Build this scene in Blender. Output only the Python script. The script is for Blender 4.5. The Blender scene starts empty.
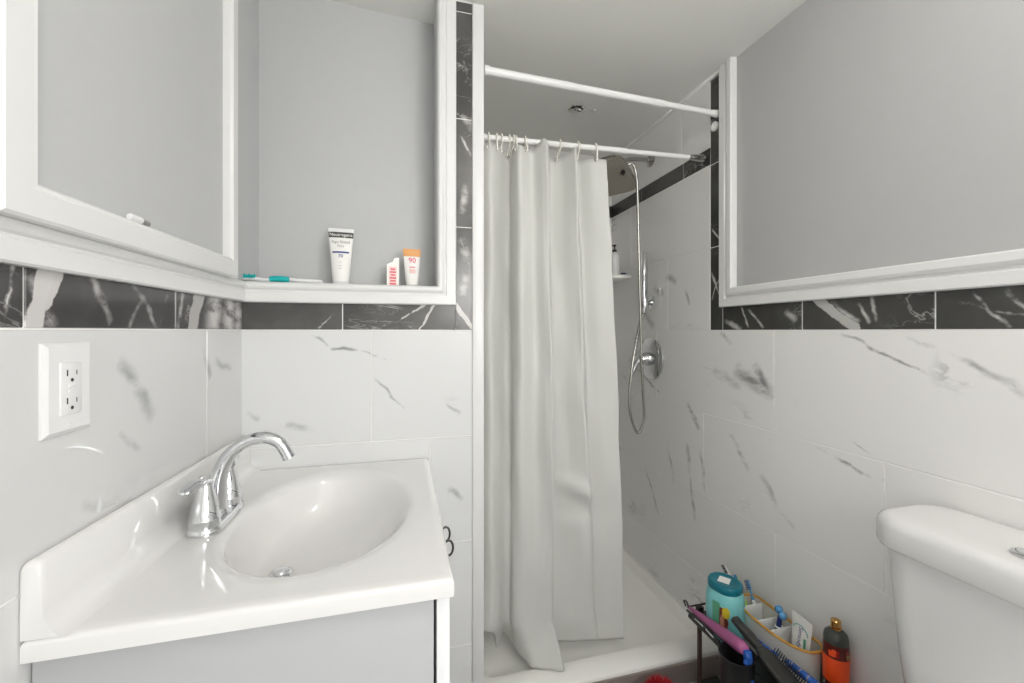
import bpy, bmesh, math, random
from mathutils import Vector, Matrix, Euler
from mathutils import noise as mnoise

C = bpy.context.scene.collection
S = bpy.context.scene
PI = math.pi
random.seed(7)

# ------------------------------------------------------------------ camera
FPX = 422.0
YAW = math.atan(109.0 / FPX)
cam_d = bpy.data.cameras.new('camera')
cam_d.sensor_fit = 'HORIZONTAL'
cam_d.sensor_width = 36.0
cam_d.lens = FPX / 1024.0 * 36.0
cam_d.shift_y = -10.5 / 1024.0
cam_d.clip_start = 0.01
cam = bpy.data.objects.new('camera', cam_d)
cam.location = (0.0, 0.0, 1.23)
cam.rotation_euler = (PI / 2, 0.0, -YAW)
C.objects.link(cam)
S.camera = cam

# ------------------------------------------------------------------ world, lights, exposure
W = bpy.data.worlds.new('world')
S.world = W
W.use_nodes = True
W.node_tree.nodes['Background'].inputs[0].default_value = (0.75, 0.85, 1.0, 1)
W.node_tree.nodes['Background'].inputs[1].default_value = 1.0


def area(name, loc, rot, sx, sy, power, color=(1, 1, 1), shape='RECTANGLE', spread=PI):
    l = bpy.data.lights.new(name, 'AREA')
    l.shape = shape
    l.size = sx
    l.size_y = sy
    l.energy = power
    l.color = color
    l.spread = spread
    o = bpy.data.objects.new(name, l)
    o.location = loc
    o.rotation_euler = rot
    C.objects.link(o)
    return o


# daylight through the window in the right wall behind the camera (its bright pane is built with the window)
area('window_daylight', (1.060, -.90, 1.32), (0, PI / 2, 0), 0.74, 0.60, 4.0, (0.96, 0.98, 1.0))
# unseen soft fill light added behind the camera to brighten the room
fl_d = bpy.data.lights.new('fill_light', 'POINT')
fl_d.energy = 30.0
fl_d.shadow_soft_size = 0.28
fl_d.color = (1.0, 0.985, 0.965)
fl = bpy.data.objects.new('fill_light', fl_d)
fl.location = (.62, -1.02, 1.55)
C.objects.link(fl)
LAMP = (.50, .15, 2.025)                         # globe of the ceiling lamp, its own glow is in lamp_diffuser
LAMP_R, LAMP_GLOW = .085, 32.0

S.view_settings.view_transform = 'Standard'
S.view_settings.look = 'None'
S.view_settings.gamma = 1.0
S.view_settings.exposure = 0.0
S.view_settings.use_curve_mapping = False
S.cycles.max_bounces = 10
S.cycles.diffuse_bounces = 7
S.cycles.glossy_bounces = 5
S.cycles.use_denoising = True
S.cycles.caustics_reflective = False
S.cycles.caustics_refractive = False

# ------------------------------------------------------------------ materials
def mat(name, col, rough=0.5, metal=0.0, spec=0.5, coat=0.0, emit=None, estr=0.0, trans=0.0, noise=0.0, nscale=40.0, bump=0.0, sss=0.0):
    m = bpy.data.materials.new(name)
    m.use_nodes = True
    nt = m.node_tree
    b = nt.nodes['Principled BSDF']
    b.inputs['Base Color'].default_value = (*col, 1)
    b.inputs['Roughness'].default_value = rough
    b.inputs['Metallic'].default_value = metal
    b.inputs['Specular IOR Level'].default_value = spec
    b.inputs['Coat Weight'].default_value = coat
    b.inputs['Transmission Weight'].default_value = trans
    if emit:
        b.inputs['Emission Color'].default_value = (*emit, 1)
        b.inputs['Emission Strength'].default_value = estr
    if noise or bump:
        tc = nt.nodes.new('ShaderNodeTexCoord')
        n = nt.nodes.new('ShaderNodeTexNoise')
        n.inputs['Scale'].default_value = nscale
        n.inputs['Detail'].default_value = 4
        nt.links.new(tc.outputs['Object'], n.inputs['Vector'])
        if noise:
            mx = nt.nodes.new('ShaderNodeMix')
            mx.data_type = 'RGBA'
            mx.inputs['A'].default_value = (*[c * (1 - noise) for c in col], 1)
            mx.inputs['B'].default_value = (*[min(1, c * (1 + noise)) for c in col], 1)
            nt.links.new(n.outputs['Fac'], mx.inputs['Factor'])
            nt.links.new(mx.outputs['Result'], b.inputs['Base Color'])
        if bump:
            bp = nt.nodes.new('ShaderNodeBump')
            bp.inputs['Strength'].default_value = bump
            bp.inputs['Distance'].default_value = 0.001
            nt.links.new(n.outputs['Fac'], bp.inputs['Height'])
            nt.links.new(bp.outputs['Normal'], b.inputs['Normal'])
    return m


class NB:
    """little node-expression builder"""
    def __init__(s, nt):
        s.nt = nt

    def _set(s, inp, v):
        if hasattr(v, 'links'):
            s.nt.links.new(v, inp)
        elif v is not None:
            inp.default_value = v

    def m(s, op, a, b=None, c=None, clamp=False):
        n = s.nt.nodes.new('ShaderNodeMath')
        n.operation = op
        n.use_clamp = clamp
        s._set(n.inputs[0], a)
        s._set(n.inputs[1], b)
        s._set(n.inputs[2], c)
        return n.outputs[0]

    def v(s, op, a, b=None, scale=None):
        n = s.nt.nodes.new('ShaderNodeVectorMath')
        n.operation = op
        s._set(n.inputs[0], a)
        if b is not None:
            s._set(n.inputs[1], b)
        if scale is not None:
            s._set(n.inputs['Scale'], scale)
        return n.outputs['Value'] if op in ('DOT_PRODUCT', 'LENGTH', 'DISTANCE') else n.outputs['Vector']

    def noise(s, vec, scale, detail=4, rough=0.55, dist=0.0, color=False):
        n = s.nt.nodes.new('ShaderNodeTexNoise')
        n.inputs['Scale'].default_value = scale
        n.inputs['Detail'].default_value = detail
        n.inputs['Roughness'].default_value = rough
        n.inputs['Distortion'].default_value = dist
        s._set(n.inputs['Vector'], vec)
        return n.outputs['Color'] if color else n.outputs['Fac']

    def ramp(s, v, a, b, ta=0.0, tb=1.0):
        n = s.nt.nodes.new('ShaderNodeMapRange')
        n.interpolation_type = 'SMOOTHSTEP'
        s._set(n.inputs['Value'], v)
        n.inputs['From Min'].default_value = a
        n.inputs['From Max'].default_value = b
        n.inputs['To Min'].default_value = ta
        n.inputs['To Max'].default_value = tb
        return n.outputs[0]

    def mix(s, f, a, b):
        n = s.nt.nodes.new('ShaderNodeMix')
        n.data_type = 'RGBA'
        s._set(n.inputs['Factor'], f)
        s._set(n.inputs['A'], a)
        s._set(n.inputs['B'], b)
        return n.outputs['Result']


def marble(name, base, vein, rough, segs, angle, stretch, vscale, sparse, vstr, seg_col=None, cloud=0.0, width=0.02, warp=0.05):
    """marble tile: UV = metres on the wall, 'rnd' UV = per-tile offset; segs = the veins one can point at"""
    m = bpy.data.materials.new(name)
    m.use_nodes = True
    nt = m.node_tree
    b = nt.nodes['Principled BSDF']
    e = NB(nt)
    u1 = nt.nodes.new('ShaderNodeUVMap'); u1.uv_map = 'metres'
    u2 = nt.nodes.new('ShaderNodeUVMap'); u2.uv_map = 'rnd'
    uv = u1.outputs[0]
    p = e.v('ADD', uv, u2.outputs[0])
    mp = nt.nodes.new('ShaderNodeMapping')
    mp.inputs['Rotation'].default_value = (0, 0, angle)
    mp.inputs['Scale'].default_value = (stretch, 1, 1)
    nt.links.new(p, mp.inputs['Vector'])
    q = mp.outputs[0]
    n1 = e.noise(q, vscale, 7, 0.6, 0.9)
    d1 = e.m('ABSOLUTE', e.m('SUBTRACT', n1, 0.5))
    v1 = e.ramp(d1, 0.0, width, 1.0, 0.0)
    msk = e.ramp(e.noise(p, 3.1, 2), sparse, sparse + 0.12)
    n2 = e.noise(q, vscale * 3.1, 6, 0.6, 0.6)
    v2 = e.m('MULTIPLY', e.ramp(e.m('ABSOLUTE', e.m('SUBTRACT', n2, 0.5)), 0.0, width * 1.3, 1.0, 0.0), 0.45)
    vv = e.m('MULTIPLY', e.m('MULTIPLY', e.m('MAXIMUM', v1, v2), msk), vstr)
    # hand-placed veins: a thin irregular core line in a cloudy halo; strength above 1 = a solid white seam
    wn = e.v('SUBTRACT', e.noise(uv, 9.0, 2, 0.5, color=True), (0.5, 0.5, 0.5))
    wh = e.v('SUBTRACT', e.noise(uv, 46.0, 4, 0.6, color=True), (0.5, 0.5, 0.5))
    pw = e.v('ADD', uv, e.v('ADD', e.v('SCALE', wn, scale=warp), e.v('SCALE', wh, scale=.012)))
    brk = e.ramp(e.noise(uv, 38.0, 4, 0.6), 0.28, 0.52, 0.25, 1.0)
    smoke = e.ramp(e.noise(q, 24.0, 5, 0.65), 0.30, 0.58)
    tot = None
    for (ax, ay, bx, by, wdt, st) in segs:
        ba = Vector((bx - ax, by - ay, 0))
        L2 = ba.length_squared
        pa = e.v('SUBTRACT', pw, (ax, ay, 0))
        h = e.m('MULTIPLY', e.v('DOT_PRODUCT', pa, tuple(ba)), 1.0 / L2, clamp=True)
        dd = e.v('LENGTH', e.v('SUBTRACT', pa, e.v('SCALE', tuple(ba), scale=h)))
        t = e.m('POWER', e.m('MULTIPLY', e.m('MULTIPLY', h, e.m('SUBTRACT', 1.0, h)), 4.0), 0.5)
        if st > 1.0:
            k = e.ramp(dd, wdt * .75, wdt, st - .3, 0.0)
        else:
            core = e.m('MULTIPLY', e.ramp(dd, .0006, .0022 + .06 * wdt, 1.0, 0.0), e.m('MULTIPLY', brk, t))
            halo = e.m('MULTIPLY', e.m('MULTIPLY', e.ramp(dd, 0.0, wdt * 1.25, 1.0, 0.0), smoke), e.m('MULTIPLY', t, 1.15))
            k = e.m('MULTIPLY', e.m('MAXIMUM', core, halo), st)
        tot = k if tot is None else e.m('MAXIMUM', tot, k)
    if tot is not None:
        vv = e.m('MAXIMUM', vv, tot)
    c = e.mix(vv, (*base, 1), (*vein, 1))
    if cloud:
        cl = e.ramp(e.noise(p, 4.0, 5), 0.4, 0.75)
        c2 = e.mix(e.m('MULTIPLY', cl, cloud), (*base, 1), (*vein, 1))
        c = e.mix(vv, c2, (*vein, 1))
    nt.links.new(c, b.inputs['Base Color'])
    b.inputs['Roughness'].default_value = rough
    b.inputs['Specular IOR Level'].default_value = 0.5
    return m


# veins one can point at: (u0, v0, u1, v1, half width, strength); u = metres along the wall, v = height
RV = [(1.190, 1.105, 1.035, 1.040, .030, .75), (1.110, 1.130, 1.035, 1.025, .018, .8), (1.30, 1.09, 1.16, 1.05, .02, .45),
      (1.26, 1.225, 1.20, 1.19, .010, .45), (.835, 1.228, .62, 1.130, .006, .75), (.69, 1.222, .50, 1.115, .008, .6),
      (.48, 1.23, .43, 1.17, .015, .7), (.905, .915, .735, .880, .007, 1.0), (.89, .910, .76, .884, .004, 1.0), (.80, .96, .75, .935, .004, .5),
      (1.21, .885, 1.13, .775, .013, .6), (1.09, .775, .965, .665, .012, .45), (1.43, .955, 1.36, .855, .012, .65),
      (1.44, .80, 1.385, .50, .012, .6), (1.36, .79, 1.33, .60, .008, .5), (1.56, .77, 1.52, .58, .010, .5), (.70, .56, .62, .44, .01, .5),
      (1.73, .60, 1.62, .42, .008, .5), (1.58, 1.46, 1.50, 1.43, .02, .5), (1.66, 1.43, 1.60, 1.37, .02, .6), (1.75, 1.33, 1.66, 1.24, .02, .5),
      (1.93, 1.12, 1.58, .94, .007, .8), (1.45, 1.40, 1.42, 1.33, .01, .5)]
LV = [(.765, 1.185, .865, 1.085, .014, .65), (.78, 1.07, .83, 1.04, .010, .45), (1.03, 1.20, 1.06, 1.13, .016, .7),
      (1.08, 1.17, 1.17, 1.14, .012, .5), (.54, 1.20, .575, 1.19, .008, .5), (.55, 1.215, .57, 1.195, .006, .5), (.70, 1.00, .80, .96, .012, .4)]
BV = [(-.235, 1.225, -.200, 1.197, .006, .6), (-.196, 1.192, -.115, 1.186, .006, .95), (-.115, 1.186, .02, 1.137, .004, .5),
      (-.082, 1.103, .02, 1.005, .005, .7), (.125, 1.015, .165, .985, .008, .6), (-.30, .985, -.22, .955, .012, .45), (-.40, 1.02, -.36, 1.0, .01, .4),
      (.13, .78, .16, .74, .012, .6)]
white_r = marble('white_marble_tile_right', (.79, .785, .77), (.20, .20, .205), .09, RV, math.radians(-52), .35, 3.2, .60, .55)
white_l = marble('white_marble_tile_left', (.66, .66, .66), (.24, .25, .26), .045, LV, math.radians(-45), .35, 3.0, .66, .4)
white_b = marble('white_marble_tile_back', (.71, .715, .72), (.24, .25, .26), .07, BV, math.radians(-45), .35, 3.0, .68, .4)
DV_L = [(.650, 1.310, .630, 1.232, .014, 1.25), (.664, 1.305, .650, 1.270, .009, 1.2), (.605, 1.312, .59, 1.232, .004, .9), (.625, 1.30, .66, 1.24, .01, .7),
        (.72, 1.31, .76, 1.24, .008, .7), (.80, 1.31, .84, 1.28, .006, .6), (.83, 1.29, .80, 1.235, .006, .6), (.84, 1.28, .87, 1.235, .006, .6), (.90, 1.30, .88, 1.24, .005, .5),
        (.955, 1.31, .935, 1.235, .008, .8), (1.02, 1.315, .985, 1.23, .022, 1.02), (1.09, 1.32, 1.07, 1.22, .040, 1.0), (1.16, 1.32, 1.15, 1.22, .050, .98), (1.21, 1.32, 1.20, 1.22, .03, .98)]
DV_B = [(.07, 1.31, -.01, 1.262, .0035, 1.1), (-.01, 1.262, -.06, 1.24, .003, .9), (.09, 1.31, .045, 1.235, .004, 1.2), (-.18, 1.28, -.22, 1.24, .003, .8),
        (.150, 1.305, .196, 1.24, .007, 1.1), (.16, 1.80, .19, 1.74, .005, 1.0), (.175, 1.66, .165, 1.57, .012, .7), (.16, 1.50, .19, 1.42, .016, .6),
        (.18, 1.40, .165, 1.33, .014, .6), (.16, 1.86, .20, 1.82, .012, .8), (.17, 2.02, .18, 1.99, .004, .7)]
DV_R = [(.90, 1.318, .80, 1.238, .014, 1.1), (.86, 1.31, .79, 1.25, .008, .9), (.79, 1.30, .765, 1.245, .006, .8), (.76, 1.31, .75, 1.25, .006, .7),
        (1.13, 1.30, 1.07, 1.24, .006, 1.0), (1.16, 1.31, 1.13, 1.24, .005, .9), (1.24, 1.27, 1.16, 1.235, .010, .9), (1.00, 1.29, .96, 1.26, .012, .6),
        (.58, 1.31, .52, 1.24, .004, .9), (.53, 1.31, .47, 1.24, .005, .9), (.60, 1.29, .50, 1.26, .003, .7), (1.30, 1.60, 1.26, 1.55, .005, 1.0),
        (1.30, 1.44, 1.26, 1.36, .006, 1.0), (1.26, 1.42, 1.30, 1.34, .004, 1.0), (1.305, 2.0, 1.26, 1.93, .005, 1.0)]
dark_l = marble('dark_marble_tile_left', (.052, .050, .051), (.62, .60, .59), .16, DV_L, math.radians(35), .5, 5.0, .52, .55, cloud=.12, width=.012, warp=.03)
dark_b = marble('dark_marble_tile_back', (.062, .061, .059), (.62, .60, .58), .20, DV_B, math.radians(-40), .5, 5.0, .56, .5, cloud=.12, width=.010, warp=.02)
dark_r = marble('dark_marble_tile_right', (.040, .040, .038), (.55, .54, .52), .22, DV_R, math.radians(50), .5, 6.0, .50, .5, cloud=.08, width=.012, warp=.02)
floor_a = marble('floor_marble', (.50, .48, .46), (.10, .10, .10), .3, [], .6, .6, 9.0, .40, .8, cloud=.5)
floor_b = marble('floor_dark_marble', (.06, .06, .058), (.45, .44, .42), .3, [], .6, .6, 9.0, .45, .6, cloud=.2)
grout = mat('grout', (.83, .82, .81), .8)
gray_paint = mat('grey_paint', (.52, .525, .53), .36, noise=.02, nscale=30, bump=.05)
gray_shaded = mat('grey_paint_shaded', (.45, .453, .455), .36, noise=.02, nscale=30, bump=.05)  # same grey paint, the right wall's shade put into the colour
white_paint = mat('white_paint', (.83, .83, .815), .35, bump=.05, nscale=60)
ceil_paint = mat('ceiling_paint', (.80, .80, .765), .7, noise=.02, nscale=8)
trim_white = mat('trim_gloss_white', (.75, .75, .745), .28, bump=.04, nscale=50)
acrylic = mat('cultured_marble_white', (.755, .748, .738), .10, coat=.4)
porcelain = mat('porcelain', (.72, .715, .71), .12, coat=.3)
pan_white = mat('shower_pan_acrylic', (.92, .915, .88), .3)
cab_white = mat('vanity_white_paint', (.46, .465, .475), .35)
door_white = mat('vanity_door_white', (.80, .805, .82), .3)
cab_edge = mat('vanity_shadow_gap', (.10, .11, .13), .6)
plastic_white = mat('white_plastic', (.78, .78, .785), .3)
chrome = mat('chrome', (.72, .73, .75), .07, 1.0)
nickel = mat('brushed_nickel', (.50, .49, .46), .25, 1.0)
bronze = mat('dark_bronze', (.06, .06, .06), .3, .8)
blackp = mat('black_plastic', (.012, .012, .013), .4)
blackg = mat('charcoal_plastic', (.03, .03, .028), .45)
dark_slot = mat('slot_dark', (.02, .02, .02), .6)
curtain_m = mat('curtain_vinyl', (.80, .80, .775), .5, bump=.15, nscale=400)
hook_m = mat('hook_plastic', (.82, .80, .74), .3)
brown_m = mat('brown_metal', (.085, .045, .035), .4)
teal_dark = mat('teal_lid', (.003, .16, .22), .35)
teal_light = mat('teal_bottle', (.20, .55, .56), .3)
green_print = mat('green_print', (.10, .36, .22), .5)
yellow_print = mat('yellow_print', (.65, .52, .03), .5)
brown_print = mat('brown_print', (.16, .03, .015), .5)
skin_print = mat('pale_orange_print', (.55, .25, .16), .5)
gold_rim = mat('gold_plastic', (.58, .30, .05), .35)
holder_m = mat('pale_grey_plastic', (.62, .60, .56), .4)
gpl = mat('green_translucent_plastic', (.32, .58, .45), .4)
lime = mat('lime_plastic', (.35, .62, .02), .35)
bluep = mat('blue_plastic', (.02, .10, .42), .25)
skyblue = mat('pale_blue_bead', (.08, .30, .58), .15)
navy = mat('navy_plastic', (.015, .03, .16), .3)
silverp = mat('silver_foil', (.62, .64, .68), .25, .7)
pink_m = mat('pink_fabric', (.37, .095, .24), .45, bump=.4, nscale=120)
orange_m = mat('orange_label', (.90, .085, .012), .35)
gold_m = mat('gold_cap', (.65, .36, .12), .18, 1.0)
amber_m = mat('dark_red_glass', (.10, .012, .008), .08)
olive_m = mat('olive_print', (.28, .19, .03), .3)
smoke_m = mat('smoky_glass', (.05, .055, .05), .08)
red_m = mat('red_shag', (.42, .012, .02), .8)
ink = mat('dark_ink', (.06, .06, .055), .5)
blue_ink = mat('blue_ink', (.06, .07, .28), .5)
purple_ink = mat('purple_ink', (.06, .04, .22), .5)
gray_ink = mat('grey_ink', (.45, .45, .45), .5)
pink_ink = mat('pink_ink', (.75, .12, .18), .5)
pale_pink = mat('pale_pink_print', (.86, .62, .58), .5)
tan_cap = mat('tan_orange_plastic', (.75, .36, .12), .4)
white_print = mat('white_print', (.88, .87, .84), .45)
tealbrush = mat('turquoise_rubber', (.0, .40, .40), .45)
clear_m = mat('clear_plastic', (.85, .86, .85), .15)
hole_m = mat('ceiling_hole_dark', (.05, .05, .045), .9)
plaster_m = mat('broken_plaster', (.62, .62, .58), .9)
lamp_glow = mat('lamp_diffuser', (.9, .9, .88), .5, emit=(1.0, .965, .92), estr=LAMP_GLOW)
sky_pane = mat('daylit_blind', (.85, .86, .88), .6, emit=(.95, .97, 1.0), estr=3.0)
glass_m = mat('window_glass', (.9, .92, .95), .0, trans=1.0)


# ------------------------------------------------------------------ object helpers
def tag(o, label=None, cat=None, group=None, kind=None):
    if label: o['label'] = label
    if cat: o['category'] = cat
    if group: o['group'] = group
    if kind: o['kind'] = kind
    return o


def thing(name, label, cat, loc, rot=(0, 0, 0), group=None):
    o = bpy.data.objects.new(name, None)
    o.empty_display_size = 0.05
    o.location = loc
    o.rotation_euler = rot
    C.objects.link(o)
    return tag(o, label, cat, group)


def wmat(o):
    m = Matrix.LocRotScale(o.location, o.rotation_euler, None)
    return wmat(o.parent) @ m if o.parent else m


class MB:
    def __init__(s):
        s.v = []; s.f = []; s.mi = []; s.uv = None

    def add(s, vs, fs, mi=0):
        n = len(s.v)
        s.v += [Vector(p) for p in vs]
        s.f += [tuple(i + n for i in f) for f in fs]
        s.mi += [mi] * len(fs)
        return s

    def bm(s, b, mi=0, M=None):
        b.verts.ensure_lookup_table()
        b.verts.index_update()
        vs = [(M @ v.co if M else v.co.copy()) for v in b.verts]
        s.add(vs, [[v.index for v in f.verts] for f in b.faces], mi)
        b.free()
        return s

    def box(s, x0, x1, y0, y1, z0, z1, bev=0.0, seg=2, mi=0, M=None):
        b = bmesh.new()
        bmesh.ops.create_cube(b, size=1.0)
        for v in b.verts:
            v.co = Vector(((x0 + x1) / 2 + v.co.x * (x1 - x0), (y0 + y1) / 2 + v.co.y * (y1 - y0), (z0 + z1) / 2 + v.co.z * (z1 - z0)))
        if bev > 0:
            bmesh.ops.bevel(b, geom=b.edges[:], offset=bev, segments=seg, profile=0.5, affect='EDGES')
        return s.bm(b, mi, M)

    def tube(s, pts, r, n=12, mi=0, cap=True, flat=1.0, up=None):
        pts = [Vector(p) for p in pts]
        rs = r if isinstance(r, (list, tuple)) else [r] * len(pts)
        T = []
        for i in range(len(pts)):
            a = pts[max(0, i - 1)]; c = pts[min(len(pts) - 1, i + 1)]
            T.append((c - a).normalized())
        u = Vector(up) if up else (Vector((0, 0, 1)) if abs(T[0].z) < 0.9 else Vector((1, 0, 0)))
        rings = []
        for i, p in enumerate(pts):
            u = (u - T[i] * u.dot(T[i])).normalized()
            w = T[i].cross(u)
            rings.append([p + u * (math.cos(2 * PI * k / n) * rs[i] * flat) + w * (math.sin(2 * PI * k / n) * rs[i]) for k in range(n)])
        return s.loft(rings, cap, mi)

    def loft(s, rings, cap=True, mi=0, closed=True):
        n = len(rings[0])
        vs = [p for r in rings for p in r]
        fs = []
        for i in range(len(rings) - 1):
            for k in range(n if closed else n - 1):
                k2 = (k + 1) % n
                fs.append((i * n + k, i * n + k2, (i + 1) * n + k2, (i + 1) * n + k))
        if cap and closed:
            fs.append(tuple(range(n))[::-1])
            fs.append(tuple((len(rings) - 1) * n + k for k in range(n)))
        return s.add(vs, fs, mi)

    def lathe(s, prof, c=(0, 0, 0), n=24, mi=0, M=None, sx=1.0, sy=1.0, cap=True):
        c = Vector(c)
        rings = []
        for r, z in prof:
            rr = max(r, 1e-5)
            ring = [Vector((math.cos(2 * PI * k / n) * rr * sx, math.sin(2 * PI * k / n) * rr * sy, z)) for k in range(n)]
            rings.append([(M @ p if M else p) + c for p in ring])
        return s.loft(rings, cap, mi)

    def ball(s, c, r, mi=0, sc=(1, 1, 1), n=12, M=None):
        b = bmesh.new()
        bmesh.ops.create_uvsphere(b, u_segments=n, v_segments=max(6, n // 2 + 2), radius=r)
        for v in b.verts:
            p = Vector((v.co.x * sc[0], v.co.y * sc[1], v.co.z * sc[2]))
            v.co = (M @ p if M else p) + Vector(c)
        return s.bm(b, mi)

    def torus(s, c, R, r, M=None, sx=1.0, sy=1.0, n=24, k=8, mi=0, arc=2 * PI, a0=0.0):
        c = Vector(c)
        rings = []
        full = arc > 2 * PI - 1e-3
        m = n if full else n + 1
        for i in range(m):
            a = a0 + arc * i / n
            ce = Vector((math.cos(a) * R * sx, math.sin(a) * R * sy, 0))
            rd = Vector((math.cos(a), math.sin(a), 0))
            ring = [ce + rd * (math.cos(2 * PI * j / k) * r) + Vector((0, 0, math.sin(2 * PI * j / k) * r)) for j in range(k)]
            rings.append([(M @ p if M else p) + c for p in ring])
        if full:
            rings.append(rings[0])
        return s.loft(rings, not full, mi)

    def build(s, name, mats, parent=None, smooth=35, local=False, fix=True):
        if not isinstance(mats, (list, tuple)):
            mats = [mats]
        me = bpy.data.meshes.new(name)
        vs = s.v
        if parent is not None and not local:
            inv = wmat(parent).inverted()
            vs = [inv @ p for p in vs]
        me.from_pydata([tuple(p) for p in vs], [], s.f)
        for m in mats:
            me.materials.append(m)
        for p, mi in zip(me.polygons, s.mi):
            p.material_index = mi
        if fix:
            b = bmesh.new(); b.from_mesh(me)
            bmesh.ops.remove_doubles(b, verts=b.verts, dist=1e-6)
            bmesh.ops.recalc_face_normals(b, faces=b.faces)
            b.to_mesh(me); b.free()
        if smooth:
            for p in me.polygons:
                p.use_smooth = True
            me.set_sharp_from_angle(angle=math.radians(smooth))
        o = bpy.data.objects.new(name, me)
        C.objects.link(o)
        if parent is not None:
            o.parent = parent
        return o


def struct(o):
    o['kind'] = 'structure'
    return o


def skew_vanity(o):
    # the cabinet follows the out-of-square left wall
    W_ = o.matrix_basis.copy()
    off = wmat(o)
    inv = off.inverted()
    for v in o.data.vertices:
        p = off @ v.co
        p.x -= .0435 * (YB - p.y) * max(0.0, min(1.0, (VX1 - .02 - p.x) / (VX1 - .02 - VX0)))
        v.co = inv @ p
    return o


def lettering(name, txt, size, m, parent, origin, xdir, ydir, align='CENTER', extr=0.0004, sx=1.0):
    """printed writing as a mesh lying on a surface (origin, text direction, up direction in world space)"""
    cu = bpy.data.curves.new(name, 'FONT')
    cu.body = txt
    cu.size = size
    cu.align_x = align
    cu.align_y = 'CENTER'
    cu.extrude = extr
    tmp = bpy.data.objects.new(name + '_tmp', cu)
    C.objects.link(tmp)
    dg = bpy.context.evaluated_depsgraph_get()
    me = bpy.data.meshes.new_from_object(tmp.evaluated_get(dg))
    bpy.data.objects.remove(tmp)
    xd = Vector(xdir).normalized(); yd = Vector(ydir).normalized(); zd = xd.cross(yd)
    M = Matrix((xd, yd, zd)).transposed().to_4x4()
    M.translation = Vector(origin)
    me.transform(wmat(parent).inverted() @ M @ Matrix.Diagonal((sx, 1, 1, 1)))
    me.materials.clear(); me.materials.append(m)
    me.name = name
    o = bpy.data.objects.new(name, me)
    C.objects.link(o)
    o.parent = parent
    return o


def rrect(cx, cy, hx, hy, r, z, n=6):
    """rounded rectangle ring in the XY plane"""
    r = min(r, hx - 1e-4, hy - 1e-4)
    out = []
    for (sx, sy, a0) in ((1, 1, 0), (-1, 1, PI / 2), (-1, -1, PI), (1, -1, 3 * PI / 2)):
        for k in range(n + 1):
            a = a0 + PI / 2 * k / n
            out.append(Vector((cx + sx * (hx - r) + math.cos(a) * r, cy + sy * (hy - r) + math.sin(a) * r, z)))
    return out


def spline(pts, n=8):
    """Catmull-Rom through points"""
    P = [Vector(p) for p in pts]
    out = []
    for i in range(len(P) - 1):
        p0 = P[max(0, i - 1)]; p1 = P[i]; p2 = P[i + 1]; p3 = P[min(len(P) - 1, i + 2)]
        for k in range(n):
            t = k / n
            out.append(0.5 * ((2 * p1) + (p2 - p0) * t + (2 * p0 - 5 * p1 + 4 * p2 - p3) * t * t + (3 * p1 - p0 - 3 * p2 + p3) * t ** 3))
    out.append(P[-1])
    return out


# ------------------------------------------------------------------ the room
XL, XR, YB, YR = -0.404, 1.086, 1.227, -1.33     # left, right, back (partition), rear wall
YS = 2.06                                       # far wall of the shower
FLOOR = 0.05
def ceil_z(x): return 2.15 + (XR - x) * 0.045


class TileWall:
    """one wall mesh: grout backing and single tiles, each slightly raised with eased edges"""
    def __init__(s, fn):
        s.fn = fn          # (u, v, height) -> world point
        s.v = []; s.f = []; s.mi = []; s.uv = []; s.rn = []

    def quad(s, pts, uvs, mi, rn=(0, 0)):
        n = len(s.v)
        s.v += pts
        s.f.append(tuple(range(n, n + 4)))
        s.mi.append(mi); s.uv += uvs; s.rn += [rn] * 4

    def flat(s, u0, u1, v0, v1, mi, h=0.0):
        c = [(u0, v0), (u1, v0), (u1, v1), (u0, v1)]
        s.quad([s.fn(a, b, h) for a, b in c], c, mi)

    def tile(s, u0, u1, v0, v1, mi, g=0.0011, h=0.0028):
        if u1 - u0 < 0.006 or v1 - v0 < 0.006:
            return
        rn = (random.random() * 40, random.random() * 40)
        o = [(u0 + g, v0 + g), (u1 - g, v0 + g), (u1 - g, v1 - g), (u0 + g, v1 - g)]
        b = 0.0012
        i = [(u0 + g + b, v0 + g + b), (u1 - g - b, v0 + g + b), (u1 - g - b, v1 - g - b), (u0 + g + b, v1 - g - b)]
        s.quad([s.fn(a, c, h) for a, c in i], i, mi, rn)
        for k in range(4):
            k2 = (k + 1) % 4
            s.quad([s.fn(*o[k], 0.0008), s.fn(*o[k2], 0.0008), s.fn(*i[k2], h), s.fn(*i[k], h)], [o[k], o[k2], i[k2], i[k]], mi, rn)

    def rows(s, u0, u1, v0, v1, mi, rows, lu=0.61, grout_i=0):
        """rows = [(vlow, vhigh, joint u)]"""
        s.flat(u0, u1, v0, v1, grout_i, 0.0011)
        for (a, b, j) in rows:
            a2, b2 = max(a, v0), min(b, v1)
            if b2 - a2 < 0.006:
                continue
            k = j + math.floor((u0 - j) / lu) * lu
            while k < u1:
                s.tile(max(k, u0), min(k + lu, u1), a2, b2, mi)
                k += lu

    def build(s, name, mats):
        me = bpy.data.meshes.new(name)
        me.from_pydata([tuple(p) for p in s.v], [], s.f)
        for m in mats: me.materials.append(m)
        for p, mi in zip(me.polygons, s.mi): p.material_index = mi
        l1 = me.uv_layers.new(name='metres'); l2 = me.uv_layers.new(name='rnd')
        for p in me.polygons:
            for li in p.loop_indices:
                vi = me.loops[li].vertex_index
                l1.data[li].uv = s.uv[vi]; l2.data[li].uv = s.rn[vi]
        o = bpy.data.objects.new(name, me)
        C.objects.link(o)
        return struct(o)


R0 = [.01, .315, .62, .925, 1.23, 1.535, 1.84, 2.145]
ST0, ST1 = 1.2325, 1.325     # the dark border strip

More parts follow.
